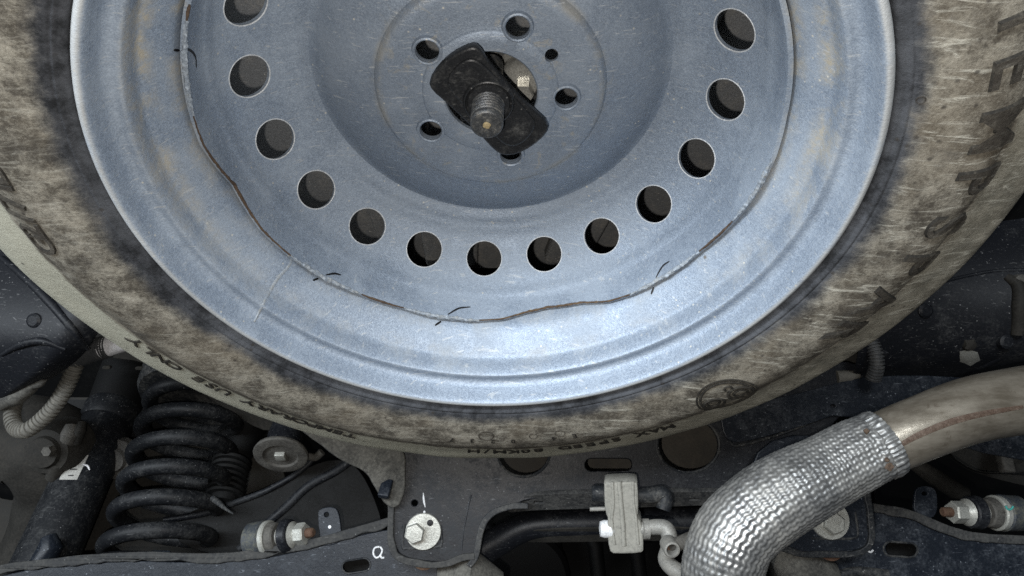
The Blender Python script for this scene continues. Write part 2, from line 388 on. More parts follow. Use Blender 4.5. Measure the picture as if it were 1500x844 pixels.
# ------------------------------------------------------------------ spare wheel
wheel = thing('spare_wheel', 'silver-blue steel spare wheel with dusty tire hanging under the vehicle', 'wheel')
DISC = [(.0335, .1105), (.0345, .1095), (.040, .1095), (.0475, .1097), (.0486, .1104), (.0494, .1114), (.052, .1117), (.064, .1118), (.074, .1115), (.0795, .1116), (.0818, .1128), (.0840, .1165), (.0895, .1186),
        (.098, .1208), (.107, .1243), (.116, .1288), (.1230, .1336), (.1285, .1386), (.1322, .1418), (.1350, .1430), (.1378, .1418), (.1408, .1394), (.1450, .1380), (.1478, .1374), (.1500, .1360), (.1525, .1348), (.1560, .1335), (.1600, .1312), (.1650, .1270),
        (.1720, .1210), (.1790, .1140), (.1845, .1075), (.1880, .1015), (.1896, .0965), (.1902, .0925), (.1915, .0895), (.1927, .0860), (.1932, .0750), (.1935, .0660), (.1935, .0585)]
def prof_thick(prof, t):
    """offset a profile to its far side (towards +z / outwards) so that the sheet has thickness t"""
    out = []
    for i, (r, z) in enumerate(prof):
        a = prof[max(i - 1, 0)]; b = prof[min(i + 1, len(prof) - 1)]
        dx, dz = b[0] - a[0], b[1] - a[1]; L = math.hypot(dx, dz); out.append((r - dz / L * t, z + dx / L * t))
    return out
# the disc edge is scalloped: seen points of its edge line on the flange cylinder give its height round the wheel
def on_cyl(px, py, R):
    if py < 205: return atz(px, py, .060)
    d = ray(px, py); A = d.x ** 2 + d.y ** 2; B = 2 * (CAM.x * d.x + CAM.y * d.y); Cc = CAM.x ** 2 + CAM.y ** 2 - R * R
    t = (-B + math.sqrt(max(0, B * B - 4 * A * Cc))) / (2 * A); p = CAM + d * t; return p
EDGE_PX = [(268, 0), (270, 60), (272, 120), (280, 170), (300, 212), (345, 270), (385, 335), (425, 372), (480, 408), (530, 430), (592, 450), (640, 462), (700, 468), (735, 466), (770, 456), (800, 449), (850, 442), (890, 440), (923, 430),
           (975, 402), (1022, 368), (1070, 325), (1105, 280), (1130, 230), (1145, 170), (1155, 100), (1158, 40), (1157, 0)]
EP = [on_cyl(x, y, .1935) for x, y in EDGE_PX]
EA = sorted((math.atan2(p.y, p.x) % (2 * pi), p.z) for p in EP)
def edge_z(a):
    a %= 2 * pi
    for (a0, z0), (a1, z1) in zip(EA, EA[1:]):
        if a0 <= a <= a1: return z0 + (z1 - z0) * (a - a0) / (a1 - a0)
    a0, z0 = EA[-1]; a1, z1 = EA[0]; a1 += 2 * pi; a += 2 * pi if a < EA[0][0] else 0
    return z0 + (z1 - z0) * (a - a0) / (a1 - a0)
def disc_disp(r, z, a):
    if z < .0905 and r > .185:
        e = edge_z(a); t = (.0905 - z) / (.0905 - .0585); return r, .0905 + (e - .0905) * t
    return r, z
back = prof_thick([DISC[i] for i in (0, 2, 7, 9, 12, 14, 16, 18, 23, 27, 29, 31, 33, 37, 39)], .0034)
back[0] = (.0335, .1139); back[-1] = (.1969, .0585)
disc_me = lathe('disc', DISC + back[::-1], seg=480, closed=True, ang=50, disp=disc_disp)
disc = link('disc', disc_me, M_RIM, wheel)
# punch the openings
cut = bmesh.new()
def add_cyl(c, axis, r, L, seg=40, r2=None):
    e1, e2, n = basis(axis); T = Matrix((e1, e2, n)).transposed().to_4x4(); T.translation = Vector(c)
    bmesh.ops.create_cone(cut, cap_ends=True, segments=seg, radius1=r, radius2=r2 if r2 else r, depth=L, matrix=T)
VA0, BA0 = 3.4975, -1.2257
for k in range(20):
    a = VA0 - 2 * pi / 20 * k; rr = .1742
    add_cyl((rr * cos(a), rr * sin(a), .1198), (cos(a) * .70, sin(a) * .70, .714), .0158, .022)
BOLTS = []
for k in range(5):
    a = BA0 + 2 * pi / 5 * k; p = Vector((.0546 * cos(a), .0546 * sin(a), .112)); BOLTS.append(p)
    add_cyl(p, (0, 0, 1), .0082, .03, 32)
hp = atz(808, 81, .1115); add_cyl(hp, (0, 0, 1), .0047, .03, 24)
cme = bpy.data.meshes.new('cut'); cut.to_mesh(cme); cut.free()
co = bpy.data.objects.new('cut', cme); COL.objects.link(co)
md = disc.modifiers.new('b', 'BOOLEAN'); md.object = co; md.operation = 'DIFFERENCE'; md.solver = 'EXACT'
dg = bpy.context.evaluated_depsgraph_get(); nm = bpy.data.meshes.new_from_object(disc.evaluated_get(dg))
disc.modifiers.remove(md); bpy.data.objects.remove(co); nm.name = 'disc'; nm.materials.clear(); nm.materials.append(M_RIM)
disc.data = smooth(nm, 38); DBVH = bvh_of(disc.data)
for p in BOLTS:                                                       # conical nut seats
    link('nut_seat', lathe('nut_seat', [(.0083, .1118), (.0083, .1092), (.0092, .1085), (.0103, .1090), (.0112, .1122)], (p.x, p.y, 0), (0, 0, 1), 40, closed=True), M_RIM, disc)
for k in range(20):                                                   # rolled bright edges of the vents
    a = VA0 - 2 * pi / 20 * k; nrm = Vector((cos(a) * .70, sin(a) * .70, .714)); c = Vector((.1742 * cos(a), .1742 * sin(a), .1198))
    e1, e2, n = basis(nrm); ring = []
    for q in range(48):
        d = e1 * cos(2 * pi * q / 48) + e2 * sin(2 * pi * q / 48)
        loc, nor, i, ds = DBVH.ray_cast(c + d * .0164 - n * .02, n)
        ring.append((loc if loc else c + d * .0164) - d * .0004 + n * .0003)
    pts = ring + [ring[0]]
    link('vent_edge', tube('vent_edge', pts, .00055, 8, cap=False), M_EDGE, disc)
RIMP = [(.2335, .0085), (.2350, .0065), (.2353, .0035), (.2340, .0010), (.2318, -.0002), (.2298, .0003), (.2286, .0018), (.2278, .0050), (.2272, .0090), (.2266, .0120), (.2257, .0158), (.2240, .0184), (.2218, .0198), (.2195, .0199), (.2176, .0201), (.2162, .0214), (.2150, .0270), (.2146, .0330),
        (.2138, .0376), (.2114, .0408), (.2082, .0450), (.2052, .0494), (.2024, .0536), (.2000, .0580), (.1985, .0630), (.1980, .0700), (.1980, .1000), (.2050, .1120), (.2100, .1220), (.2140, .1330), (.2260, .1400), (.2320, .1480)]
NR = RIMP.index((.1980, .0700)) + 1
RIMP = [(v.x, v.y) for v in catmull([Vector((a, b, 0)) for a, b in RIMP[:NR]], 3)] + RIMP[NR:]
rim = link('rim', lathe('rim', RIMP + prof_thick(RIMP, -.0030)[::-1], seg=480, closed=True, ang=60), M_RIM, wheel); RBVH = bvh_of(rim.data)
# weld beads and the open rusty seams between them
def edge_pts(a0, a1, step=.006, lift=.0):
    n = max(3, int(abs(a1 - a0) / step)); out = []
    for i in range(n + 1):
        a = a0 + (a1 - a0) * i / n; z = edge_z(a); out.append(Vector(((.1942 + lift) * cos(a), (.1942 + lift) * sin(a), z - .0004)))
    return out
def ang_px(x, y):
    p = on_cyl(x, y, .1935); a = math.atan2(p.y, p.x); return a + 2 * pi if a < -pi / 2 else a
def bead_disp(seed): return lambda s, a, i: .0010 * mn.noise(Vector((s * 210, a * .9, seed))) + .0005 * mn.noise(Vector((s * 700, a * 2, seed))) + .00012 * sin(s * 1500)
for j, (p0, p1) in enumerate((((275, 30), (279, 168)), ((427, 373), (530, 430)), ((592, 450), (702, 468)), ((922, 430), (1023, 367)), ((1072, 323), (1128, 235)))):
    w = link('weld_bead', tube('weld_bead', edge_pts(ang_px(*p0), ang_px(*p1), .004), [.0007, .0014, .0017, .0018, .0016, .0015, .0007], 12, disp=bead_disp(j * 7.3)), M_WELD, rim)
for j, (p0, p1) in enumerate((((268, 2), (275, 30)), ((280, 170), (427, 373)), ((530, 430), (592, 450)), ((702, 468), (922, 430)), ((1023, 367), (1072, 323)))):
    link('rust_seam', tube('rust_seam', edge_pts(ang_px(*p0), ang_px(*p1), .004), [.0005, .0009, .0011, .0009, .0005], 8, disp=lambda s, a, i: .0005 * mn.noise(Vector((s * 300, a, j)))), M_WELDRUST, rim)
def surf_strip(name, px, width, bvhs, mat, parent, lift=.0003):
    """a flat stroke lying on the surface below the seen points"""
    pts = []
    for x, y in [tuple(p) for p in catmull([(a, b, 0) for a, b in px], 6)] if False else [(p.x, p.y) for p in catmull([Vector((a, b, 0)) for a, b in px], 6)]:
        best = None
        for t in bvhs:
            l, nrm = hit(x, y, t)
            if l and (best is None or (l - CAM).length < (best[0] - CAM).length): best = (l, nrm)
        if best:
            if best[1].dot(best[0] - CAM) > 0: best = (best[0], -best[1])
            pts.append(best)
    v = []; f = []; n = len(pts)
    for i, (p, nr) in enumerate(pts):
        t = (pts[min(i + 1, n - 1)][0] - pts[max(i - 1, 0)][0]).normalized(); s = nr.cross(t).normalized(); w = width * (.55 + .45 * sin(pi * min(1, max(0, (i + .6) / n))))
        q = p + nr * lift; v += [q - s * w, q + nr * lift, q + s * w]
    for i in range(n - 1):
        for k in range(2): f.append((i * 3 + k, i * 3 + k + 1, i * 3 + k + 4, i * 3 + k + 3))
    return link(name, mesh(name, v, f), mat, parent)
BOTH = [DBVH, RBVH]
for px in (((499, 403), (490, 401), (477, 403)), ((466, 408), (458, 411)), ((689, 450), (672, 452), (656, 461)), ((646, 471), (637, 477)), ((981, 383), (971, 390), (961, 407)), ((958, 421), (954, 431)), ((271, 71), (280, 75), (286, 84), (287, 99)), ((262, 74), (254, 73))):
    surf_strip('marker_stroke', px, .0009, BOTH, M_INK, disc if len(px) > 2 else rim)
surf_strip('dried_drip', ((427, 376), (424, 388), (405, 410), (388, 440), (372, 472)), .0012, [RBVH], M_WELD, rim)

# tire
TP = [(.2300, .0110), (.2352, .0100), (.2362, .0040), (.2378, .0020), (.2400, .0014), (.2412, .0002), (.2424, -.0006), (.2440, -.0004), (.2452, -.0012), (.2500, -.0026), (.2580, -.0042), (.2680, -.0052), (.2780, -.0056), (.2870, -.0048), (.2950, -.0028), (.3010, -.0002),
      (.3040, .0017), (.3060, .0022), (.3100, .0036), (.3180, .0060), (.3280, .0088), (.3380, .0116), (.3450, .0152), (.3495, .0220), (.3515, .0340), (.3525, .0550), (.3530, .0800), (.3520, .1100), (.3460, .1300), (.3360, .1460), (.3150, .1600), (.2850, .1660), (.2560, .1600), (.2380, .1500), (.2300, .1420)]
def tire_disp(r, z, a):
    k = max(0, min(1, (r - .25) / .06))
    return r + .0010 * k * mn.noise(Vector((cos(a) * 4, sin(a) * 4, z * 20))), z + .0009 * k * mn.noise(Vector((cos(a) * 7, sin(a) * 7, r * 60)))
def refine(p, n):
    q = catmull([Vector((a, b, 0)) for a, b in p], n); return [(v.x, v.y) for v in q]
tire = link('tire', lathe('tire', refine(TP, 3), seg=420, ang=60, closed=True, disp=tire_disp), M_TIRE, wheel)
TBVH = bvh_of(tire.data)
def tire_pt(a, r):
    d = Vector((cos(a) * r, sin(a) * r, -.2)); l, n, i, ds = TBVH.ray_cast(d, Vector((0, 0, 1))); return l, (n if n.z < 0 else -n)
FONT = {}
def glyph(ch):
    if ch not in FONT:
        cu = bpy.data.curves.new('g', 'FONT'); cu.body = ch; cu.size = 1; cu.extrude = .5; cu.resolution_u = 3; cu.offset = .004; cu.bevel_depth = .026; cu.bevel_resolution = 0
        o = bpy.data.objects.new('g', cu); COL.objects.link(o); dg = bpy.context.evaluated_depsgraph_get()
        me = bpy.data.meshes.new_from_object(o.evaluated_get(dg)); bpy.data.objects.remove(o); bpy.data.curves.remove(cu)
        bm = bmesh.new(); bm.from_mesh(me); bpy.data.meshes.remove(me)
        for i in range(1, 6): bmesh.ops.bisect_plane(bm, geom=bm.verts[:] + bm.edges[:] + bm.faces[:], plane_co=(0, .73 * i / 6, 0), plane_no=(0, 1, 0))
        bm.normal_update()
        for f_ in bm.faces: f_.material_index = 0 if abs(f_.normal.z) > .9 else 1  # letter sides get the dark material, edge shadow put into colour
        xs = [v.co.x for v in bm.verts]; c = (min(xs) + max(xs)) / 2; w = max(xs) - min(xs)
        for v in bm.verts: v.co.x -= c
        me = bpy.data.meshes.new('g'); bm.to_mesh(me); bm.free(); FONT[ch] = (me, w)
    return FONT[ch]
def letters(name, items, r0, r1, wide, raise_=.0009, sink=.0010, dark=True):
    """items: (character, angle); letter tops point outwards; wide: width stretch"""
    bm = bmesh.new(); h = (r1 - r0) / .73
    for ch, ang in items:
        me, w = glyph(ch); off = len(bm.verts); bm.from_mesh(me); bm.verts.ensure_lookup_table()
        for v in bm.verts[off:]:
            r = r0 + v.co.y * h; a = ang + v.co.x * h * wide / ((r0 + r1) / 2)
            p, n = tire_pt(a, r)
            v.co = p + n * ((raise_ if v.co.z > .515 else raise_ * .15) if v.co.z > 0 else -sink)
    me = bpy.data.meshes.new(name); bm.to_mesh(me); bm.free()
    idx = [p.material_index for p in me.polygons]; o = link(name, smooth(me, 30), M_LET, tire); me.materials.append(M_GROOVE)
    me.polygons.foreach_set('material_index', [1] * len(idx) if dark else idx); return o
def tang(x, y):
    l = atz(x, y, .003); return math.atan2(l.y, l.x), math.hypot(l.x, l.y)
pos = [('T', 1490, 15), ('E', 1478, 92), ('M', 1466, 178), ('P', 1443, 258), ('S', 1410, 325), ('P', 1366, 385), ('A', 1310, 440), ('R', 1252, 486)]
letters('lettering', [(c, tang(x, y)[0]) for c, x, y in pos], .2810, .3085, 1.15, .0016, .0010, False)
def spaced(txt, pa, pb):
    a0, a1 = tang(*pa)[0], tang(*pb)[0]
    if a1 < a0 - 3: a1 += 2 * pi
    return [(c, a0 + (a1 - a0) * i / (len(txt) - 1)) for i, c in enumerate(txt) if c != ' ']
def words_on(txt, pa, pb, *a):
    allc = spaced(txt, pa, pb); k = 0
    for w in txt.split(' '):
        letters('lettering', allc[k:k + len(w)], *a); k += len(w)
words_on('TEMPORARY USE ONLY', (514, 638), (200, 502), .3080, .3200, 1.15, .0009)
words_on('MAX SPEED 80KM/H', (985, 637), (694, 661), .3080, .3200, 1.1, .0009)
letters('lettering', spaced('G2/71D', (76, 348), (2, 240)), .2855, .3035, 1.1, .0012, .0010, False)
words_on('E4 0237', (842, 630), (662, 634), .2765, .283, .9, .0005)
def tire_ring(name, cx, cy, rad, tuber):
    l = atz(cx, cy, -.003); a0, r0 = math.atan2(l.y, l.x), math.hypot(l.x, l.y); pts = []
    for k in range(49):
        t = 2 * pi * k / 48; p, nn = tire_pt(a0 + rad * cos(t) / r0, r0 + rad * sin(t)); pts.append(p + nn * .0001)
    return link(name, tube(name, pts, tuber, 8, cap=False), M_GROOVE if 'emblem' in name else M_LET, tire)
for rad, tr in ((.0250, .0009), (.0220, .0012)): tire_ring('emblem_ring', 1064, 579, rad, tr)
for (x, y, rad, tr) in ((1046, 590, .0088, .0013), (1084, 573, .0100, .0015), (1084, 573, .0055, .0012), (1045, 589, .005, .0012), (1066, 566, .0030, .0010)): tire_ring('emblem_relief', x, y, rad, tr)
for (x, y, rad) in ((712, 635, .0065), (820, 631, .0042), (781, 635, .0035)): tire_ring('approval_ring', x, y, rad, .0005)
tire_ring('moulding_dot', 1350, 148, .0022, .0004)

# ------------------------------------------------------------------ hold-down clamp with threaded stud
clamp = thing('wheel_clamp', 'black bow-tie hold-down clamp with thick threaded stud in the wheel centre', 'clamp', (0, 0, .1))
def clamp_outline():
    return [(632, 121), (640, 106), (654, 90), (672, 77), (690, 69), (699, 69), (706, 77), (797, 157), (803, 186), (795, 200), (776, 216), (755, 225), (733, 226), (720, 215), (708, 196)]
PZ = .0985
o1 = [(632, 118), (645, 98), (665, 80), (690, 68), (700, 70), (712, 90), (750, 133), (783, 165), (800, 180), (797, 192), (778, 209), (757, 220), (738, 222), (725, 214), (705, 192), (680, 168), (655, 144), (636, 128)]
link('wing_plate', plate('wing_plate', o1, Vector((0, 0, PZ)), (0, 0, 1), .0045, (), .0016, 1), M_CLAMP, clamp)
inner = [(x * .80 + 717 * .20, y * .80 + 147 * .20) for x, y in o1]
link('pressed_step', plate('pressed_step', [(655, 118), (672, 95), (692, 84), (712, 100), (745, 137), (775, 168), (784, 182), (768, 204), (748, 212), (730, 200), (700, 170), (672, 142)], Vector((0, 0, PZ - .0035)), (0, 0, 1), .0025, (), .0014, 2), M_CLAMP, clamp)
cc = atz(716, 143, PZ)
link('collar', lathe('collar', [(.0185, PZ - .002), (.0182, PZ - .0062), (.0172, PZ - .0082), (.0164, PZ - .0086), (.0158, PZ - .0072), (.0150, PZ - .0066), (.0144, PZ - .0080), (.0120, PZ - .0084)], (cc.x, cc.y, 0), (0, 0, 1), 56), M_CLAMP, clamp)
tipz = .0690
tp = atz(713, 184, tipz); ax = (cc - tp); ax = Vector((ax.x * .2, ax.y * .2, .03))
c0 = Vector((tp.x, tp.y, 0))
sp = [(.0004, tipz), (.0098, tipz), (.0101, tipz + .0001), (.0113, tipz + .0014), (.0114, tipz + .0020), (.0114, tipz + .0040)]
zz = tipz + .0048
for k in range(7):
    sp += [(.0105, zz), (.0105, zz + .0004), (.0114, zz + .0013), (.0114, zz + .0018)]; zz += .0028
sp += [(.0090, zz), (.0090, .135)]
off = Vector(((cc.x - tp.x), (cc.y - tp.y)))
stud_me = lathe('threaded_stud', sp, (tp.x, tp.y, 0), (0, 0, 1), 48)
for v in stud_me.vertices:
    t = (v.co.z - tipz) / (PZ - tipz); v.co.x += off.x * t; v.co.y += off.y * t
stud = link('threaded_stud', stud_me, M_STUD, clamp)
tip = Vector((tp.x, tp.y, tipz))
link('grease_spot', lumpy(lathe('grease_spot', [(.0003, -.0009), (.0018, -.0008), (.0027, -.0002), (.0028, .0005)], tip, (0, 0, 1), 20), .0006, 500), grime('dried_grease', (.30, .23, .12), (.35, .30, .2), .5, .6, 0, 60, .2), stud)
# winch end seen through the wheel's centre hole
winch = thing('spare_winch', 'bright steel winch end seen through the centre hole of the wheel', 'winch', (0.02, 0, .16))
wc = atz(762, 112, .150)
link('cone', lathe('cone', [(.0125, .137), (.0150, .140), (.0165, .146), (.0150, .150), (.0145, .156), (.0170, .160), (.0165, .190)], (wc.x, wc.y, 0), (0, 0, 1), 40), M_BRIGHT, winch)
link('plate', box('plate', (wc.x - .02, wc.y - .01, .165), (.05, .02, .002), Matrix.Rotation(.7, 3, 'Z'), .001), M_STUD, winch)
link('nut', lathe('nut', [(.001, .128), (.0075, .128), (.0085, .130), (.0085, .138)], (wc.x + .002, wc.y + .004, 0), (0, 0, 1), 6, ang=20), M_BRIGHT, winch)

# ------------------------------------------------------------------ rear subframe
SN = Vector((0, -.86, -.51)).normalized(); SP = W(750, 720, .79)
sub = thing('subframe', 'dusty black pressed-steel subframe beam crossing behind the spare tire', 'subframe', W(800, 690, .80))
face = [(575, 560), (575, 650), (568, 715), (576, 745), (578, 795), (590, 815), (640, 822), (690, 822), (701, 800), (708, 769), (722, 751), (750, 740), (775, 728), (860, 724), (1000, 722), (1080, 716), (1150, 700), (1200, 640), (1262, 570), (1262, 520), (900, 560)]
link('beam_face', plate('beam_face', face, SP, SN, .004, [circ_px(767, 662, 38, 36), circ_px(1008, 652, 45, 40), slot_px(891, 681, 72, 21), circ_px(608, 737, 6, 6), circ_px(1088, 617, 7, 5)], .0012), M_BLACK, sub)
LN = Vector((0, -.30, -.95)).normalized()
lip0 = atplane(880, 722, SP, SN)
link('lower_flange', plate('lower_flange', [(742, 738), (770, 724), (800, 721), (1100, 716), (1100, 735), (1012, 738), (900, 741), (790, 744), (760, 746), (745, 748)], lip0 - SN * -.004, LN, .004, [slot_px(789, 733, 16, 5), slot_px(1016, 729, 18, 4)], .001), M_FLANGE, sub)
def rim_tube(name, px, r, mat, off=.004, D0=SP, n=SN, sm=6):
    p = catmull(on_plane(px, D0 + n * off, n), sm); return link(name, tube(name, p, r, 10, disp=lambda s, a, i: r * .25 * mn.noise(Vector((s * 90, a, 3)))), mat, sub)
link('rolled_edge', plate('rolled_edge', strip_px([(558, 700), (569, 735), (570, 760), (570, 795), (581, 818), (612, 829), (652, 829), (678, 820), (694, 818)], -8), SP + SN * .004, SN, .004, (), .0012, 0), M_FLANGE, sub)
link('rolled_edge', plate('rolled_edge', strip_px([(690, 830), (700, 815), (708, 776), (722, 755), (748, 745), (772, 744)], -7), SP + SN * .003, SN, .004, (), .0012, 0), M_BLACK_DUSTY, sub)
rim_tube('rolled_edge', [(1068, 640), (1074, 652), (1095, 650), (1140, 637), (1180, 622), (1232, 598)], .0018, M_BLACK_DUSTY)
rim_tube('rib', [(690, 725), (684, 752), (678, 785), (676, 806)], .0016, M_BLACK, .002)
rim_tube('recess_edge', [(592, 768), (590, 800), (600, 803), (640, 801), (647, 795), (645, 770)], .0022, M_BLACK_DUSTY, .002)
for cx, cy, rx, ry in ((767, 662, 39, 37), (1008, 652, 46, 41)):
    p = on_plane([(v.x, v.y) for v in circ_px(cx, cy, rx, ry, 36)], SP + SN * .0015, SN)
    link('hole_collar', tube('hole_collar', p + [p[0]], .0022, 8, cap=False), M_BLACK_DUSTY, sub)
bp = SP - SN * .11
link('inner_web', plate('inner_web', [(560, 520), (560, 700), (700, 740), (1100, 730), (1260, 560), (1260, 480)], bp, SN, .003), M_BROWN, sub)
# gusset of caked dirt running up to the left
GN = Vector((.35, -.75, -.55)).normalized(); GP = W(575, 700, .775)
link('gusset', lumpy(plate('gusset', [(400, 590), (470, 650), (505, 672), (540, 690), (553, 715), (572, 745), (588, 732), (592, 690), (590, 665), (570, 640), (520, 590)], GP, GN, .006, (), .002, 2), .0016, 45), M_DIRT, sub)
link('clip', box('clip', W(565, 716, .765), (.006, .004, .010), Matrix.Rotation(.15, 3, 'Y'), .0015), M_ARM, sub)
link('lower_boss', lumpy(tube('lower_boss', [W(655, 850, .80), W(690, 840, .79), W(720, 860, .80)], [.022, .026, .02], 20), .002, 50), M_DIRT, sub)
# right bracket
RP = W(1210, 760, .765)
link('bracket', plate('bracket', [(1100, 640), (1100, 770), (1142, 800), (1160, 808), (1252, 806), (1274, 792), (1272, 745), (1266, 705), (1262, 640)], RP, SN, .004, (), .0015, 2), M_ARM, sub)
def rim_tube2(name, px, r, mat, off=.004): return rim_tube(name, px, r, mat, off, RP, SN)
link('rolled_edge', plate('rolled_edge', strip_px([(1145, 806), (1172, 814), (1210, 815), (1252, 814), (1273, 802), (1279, 782), (1276, 750), (1272, 722), (1270, 700)], -7), RP + SN * .004, SN, .004, (), .0012, 0), M_BLACK_DUSTY, sub)
rim_tube2('recess_edge', [(1188, 788), (1220, 789), (1250, 788), (1256, 780), (1252, 750)], .0020, M_BLACK_DUSTY, .002)
link('lower_boss', lumpy(tube('lower_boss', [W(1135, 800, .79), W(1160, 822, .78), W(1195, 850, .78), W(1215, 880, .79)], [.012, .024, .028, .022], 20), .002, 50), M_DIRT, sub)
link('rusty_shim', plate('rusty_shim', [(1195, 806), (1205, 818), (1222, 822), (1234, 812), (1236, 804)], RP - SN * .006, SN, .004), M_RUST, sub)
link('rusty_shim', plate('rusty_shim', [(600, 818), (612, 834), (630, 834), (640, 818)], SP - SN * .006, SN, .004), M_RUST, sub)
bl = hit_p = atplane(1105, 621, SP, SN)
link('plug', lathe('plug', [(.001, .004), (.004, .0035), (.0045, .002), (.0055, .002), (.0072, .003), (.0080, 0)], bl, tuple(SN), 28), M_BLACK, sub)
# paint dash above the left cam bolt
def paint(name, px, r, p0, n, mat, parent): return link(name, tube(name, catmull(on_plane(px, Vector(p0) + n * .0030, n), 4), [r * .3, r, r, r * .4], 8), mat, parent)
paint('paint_dash', [(620, 722), (621, 733), (623, 743)], .0012, SP, SN, M_PAINT, sub)
paint('paint_dash', [(621.5, 748), (622, 752)], .0014, SP, SN, M_PAINT, sub)

# ------------------------------------------------------------------ cam bolts
def cam_bolt(label, wx, wy, wr, hx, hy, hr, p0, n, pin=None):
    c = atplane(wx, wy, p0, n); D = (c - CAM).dot(FWD); R = wr * D / FPX
    t = thing('cam_bolt', label, 'bolt', c, 'cam bolts on the subframe brackets')
    link('washer', lathe('washer', [(R * .98, .001), (R, .003), (R, .0055), (R * .96, .0068), (R * .3, .0070)], c, tuple(n), 48), M_ZINC, t)
    hc = atplane(hx, hy, p0 + n * .008, n); H = hr * D / FPX
    link('hex_head', lathe('hex_head', [(H * 1.12, .0), (H * 1.12, .0012), (H * 1.02, .0014), (H * 1.02, .0075), (H * .90, .0092), (H * .3, .0094)], hc - n * .001, tuple(n), 6, ang=20, phase=.35), M_ZINC, t)
    if pin:
        pc = atplane(pin[0], pin[1], p0 + n * .0072, n)
        link('pin_hole', lathe('pin_hole', [(.0034, -.0004), (.0034, .0003), (.0030, .0004)], pc, tuple(n), 20), M_INK, t)
    return t
cam_bolt('round zinc cam bolt with offset hex head on the left bracket', 621, 778, 26, 608, 781, 14.5, SP, SN, (630, 766))
cam_bolt('round zinc cam bolt half covered by the silver exhaust sleeve', 1213, 761, 28, 1219, 766, 15.5, RP, SN, (1209, 747))

# ------------------------------------------------------------------ lower control arms
AN = Vector((0, -.90, -.44)).normalized()
def arm(label, p0, n, face, edge, slot, tab, tabhole, scribble, dot=None):
    t = thing('control_arm', label, 'suspension arm', p0, 'lower control arms')
    link('face', plate('face', face, p0, n, .004, [slot], .001, 1), M_ARM, t)
    link('flange', lumpy(plate('flange', strip_px([(a, b - 4) for a, b in edge], 12), p0 + n * .0045, n, .003, (), .0012, 0), .0006, 50), M_FLANGE, t)
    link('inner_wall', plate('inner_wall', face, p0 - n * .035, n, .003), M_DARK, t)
    tb = link('tab', plate('tab', tab, p0 + n * .002, n, .003, [tabhole], .0008, 2), M_ARM, t)
    if dot: link('paint_dot', lathe('paint_dot', [(.0020, -.0002), (.0018, .0006), (.0006, .0008)], atplane(dot[0], dot[1], p0 + n * .0044, n), tuple(n), 16), M_PAINT, tb)
    for s in scribble: link('paint_scribble', tube('paint_scribble', catmull(on_plane(s, p0 + n * .0032, n), 5), .0011, 8), M_PAINT, t)
    # a slot's pressed border
    s = on_plane([(v.x, v.y) for v in slot], p0 + n * .0025, n); link('slot_border', tube('slot_border', s + [s[0]], .0012, 8, cap=False), M_BLACK_DUSTY, t)
    return t
AP = W(500, 810, .805)
arm('long blue-black control arm under the coil spring', AP, AN, [(-30, 850), (0, 846), (60, 832), (180, 822), (300, 826), (400, 818), (470, 800), (540, 782), (600, 772), (640, 790), (640, 960), (-30, 960)],
    [(-20, 838), (20, 830), (70, 824), (130, 818), (210, 814), (290, 816), (350, 814), (420, 802), (470, 792), (520, 778), (575, 762)],
    slot_px(522, 829, 42, 19, -9), [(467, 752), (470, 746), (486, 743), (496, 748), (500, 782), (498, 795), (472, 800), (470, 790)], circ_px(479, 754, 4.5),
    [[(556, 801), (549, 803), (547, 811), (551, 817), (557, 814), (560, 806), (557, 801)], [(557, 812), (559, 817), (563, 817)]], (483, 772))
ARP = W(1400, 800, .80)
arm('blue-black control arm beside the exhaust pipe', ARP, AN, [(1240, 745), (1290, 752), (1340, 762), (1400, 785), (1440, 794), (1530, 800), (1530, 960), (1150, 960), (1150, 800)],
    [(1262, 740), (1290, 745), (1330, 752), (1370, 768), (1400, 779), (1440, 787), (1530, 792)], slot_px(1319, 805, 50, 21, 4),
    [(1338, 756), (1339, 722), (1344, 714), (1362, 713), (1371, 722), (1370, 760)], circ_px(1353, 723, 5.5, 4), [[(1270, 806), (1275, 809), (1279, 806)]])
link('coat_stain', tube('coat_stain', catmull(on_plane([(1215, 850), (1250, 838), (1300, 842)], ARP + AN * .002, AN), 6), .006, 10), M_BLACK_DUSTY, bpy.data.objects['control_arm.001'])
# seam clamp on the left arm's flange
link('seam_lug', box('seam_lug', W(232, 826, .815), (.012, .006, .014), None, .003), M_ARM, bpy.data.objects['control_arm'])

# ------------------------------------------------------------------ bushings with studs (both ends of the stabiliser)
def bushing(label, path, parts, band, mark=None):
    """path: two seen points with their distance; parts: (along, radius px, material)"""
    a, b = W(*path[0]), W(*path[1]); ax = (b - a).normalized(); L = (b - a).length; D = path[0][2]
    t = thing('stabiliser_joint', label, 'joint', a, 'joints above the control arms')
    for name, s0, s1, r0, r1, mat, seg in parts:
        R0, R1 = r0 * D / FPX, r1 * D / FPX; h0, h1 = s0 * L, s1 * L; bv = min(.0015, (h1 - h0) * .3)
        link(name, lathe(name, [(R0 * .2, h0), (R0 - bv, h0), (R0, h0 + bv), (R1, h1 - bv), (R1 - bv, h1), (R1 * .2, h1)], a, tuple(ax), seg, ang=28), mat, t)
    return t, a, ax, L, D
parts = [('bush', 0, .26, 25, 26, M_BLUEBAND, 36), ('outer_washer', .255, .34, 25, 25, M_ZINC, 36), ('rubber_ring', .34, .46, 22, 20, M_CAST, 36), ('neck', .46, .56, 14, 14, M_ROD, 28), ('dark_ring', .55, .68, 24, 22, M_BLACK, 32), ('shoulder', .68, .76, 19, 13, M_ZINC, 28), ('nut', .745, .90, 15.5, 15.5, M_ZINC, 6), ('stud_tip', .89, 1.02, 7, 6.5, M_RUST, 20)]
t, a, ax, L, D = bushing('greenish bushing with nut and rusty stud above the left control arm', ((367, 792, .82), (458, 780, .80)), parts, None)
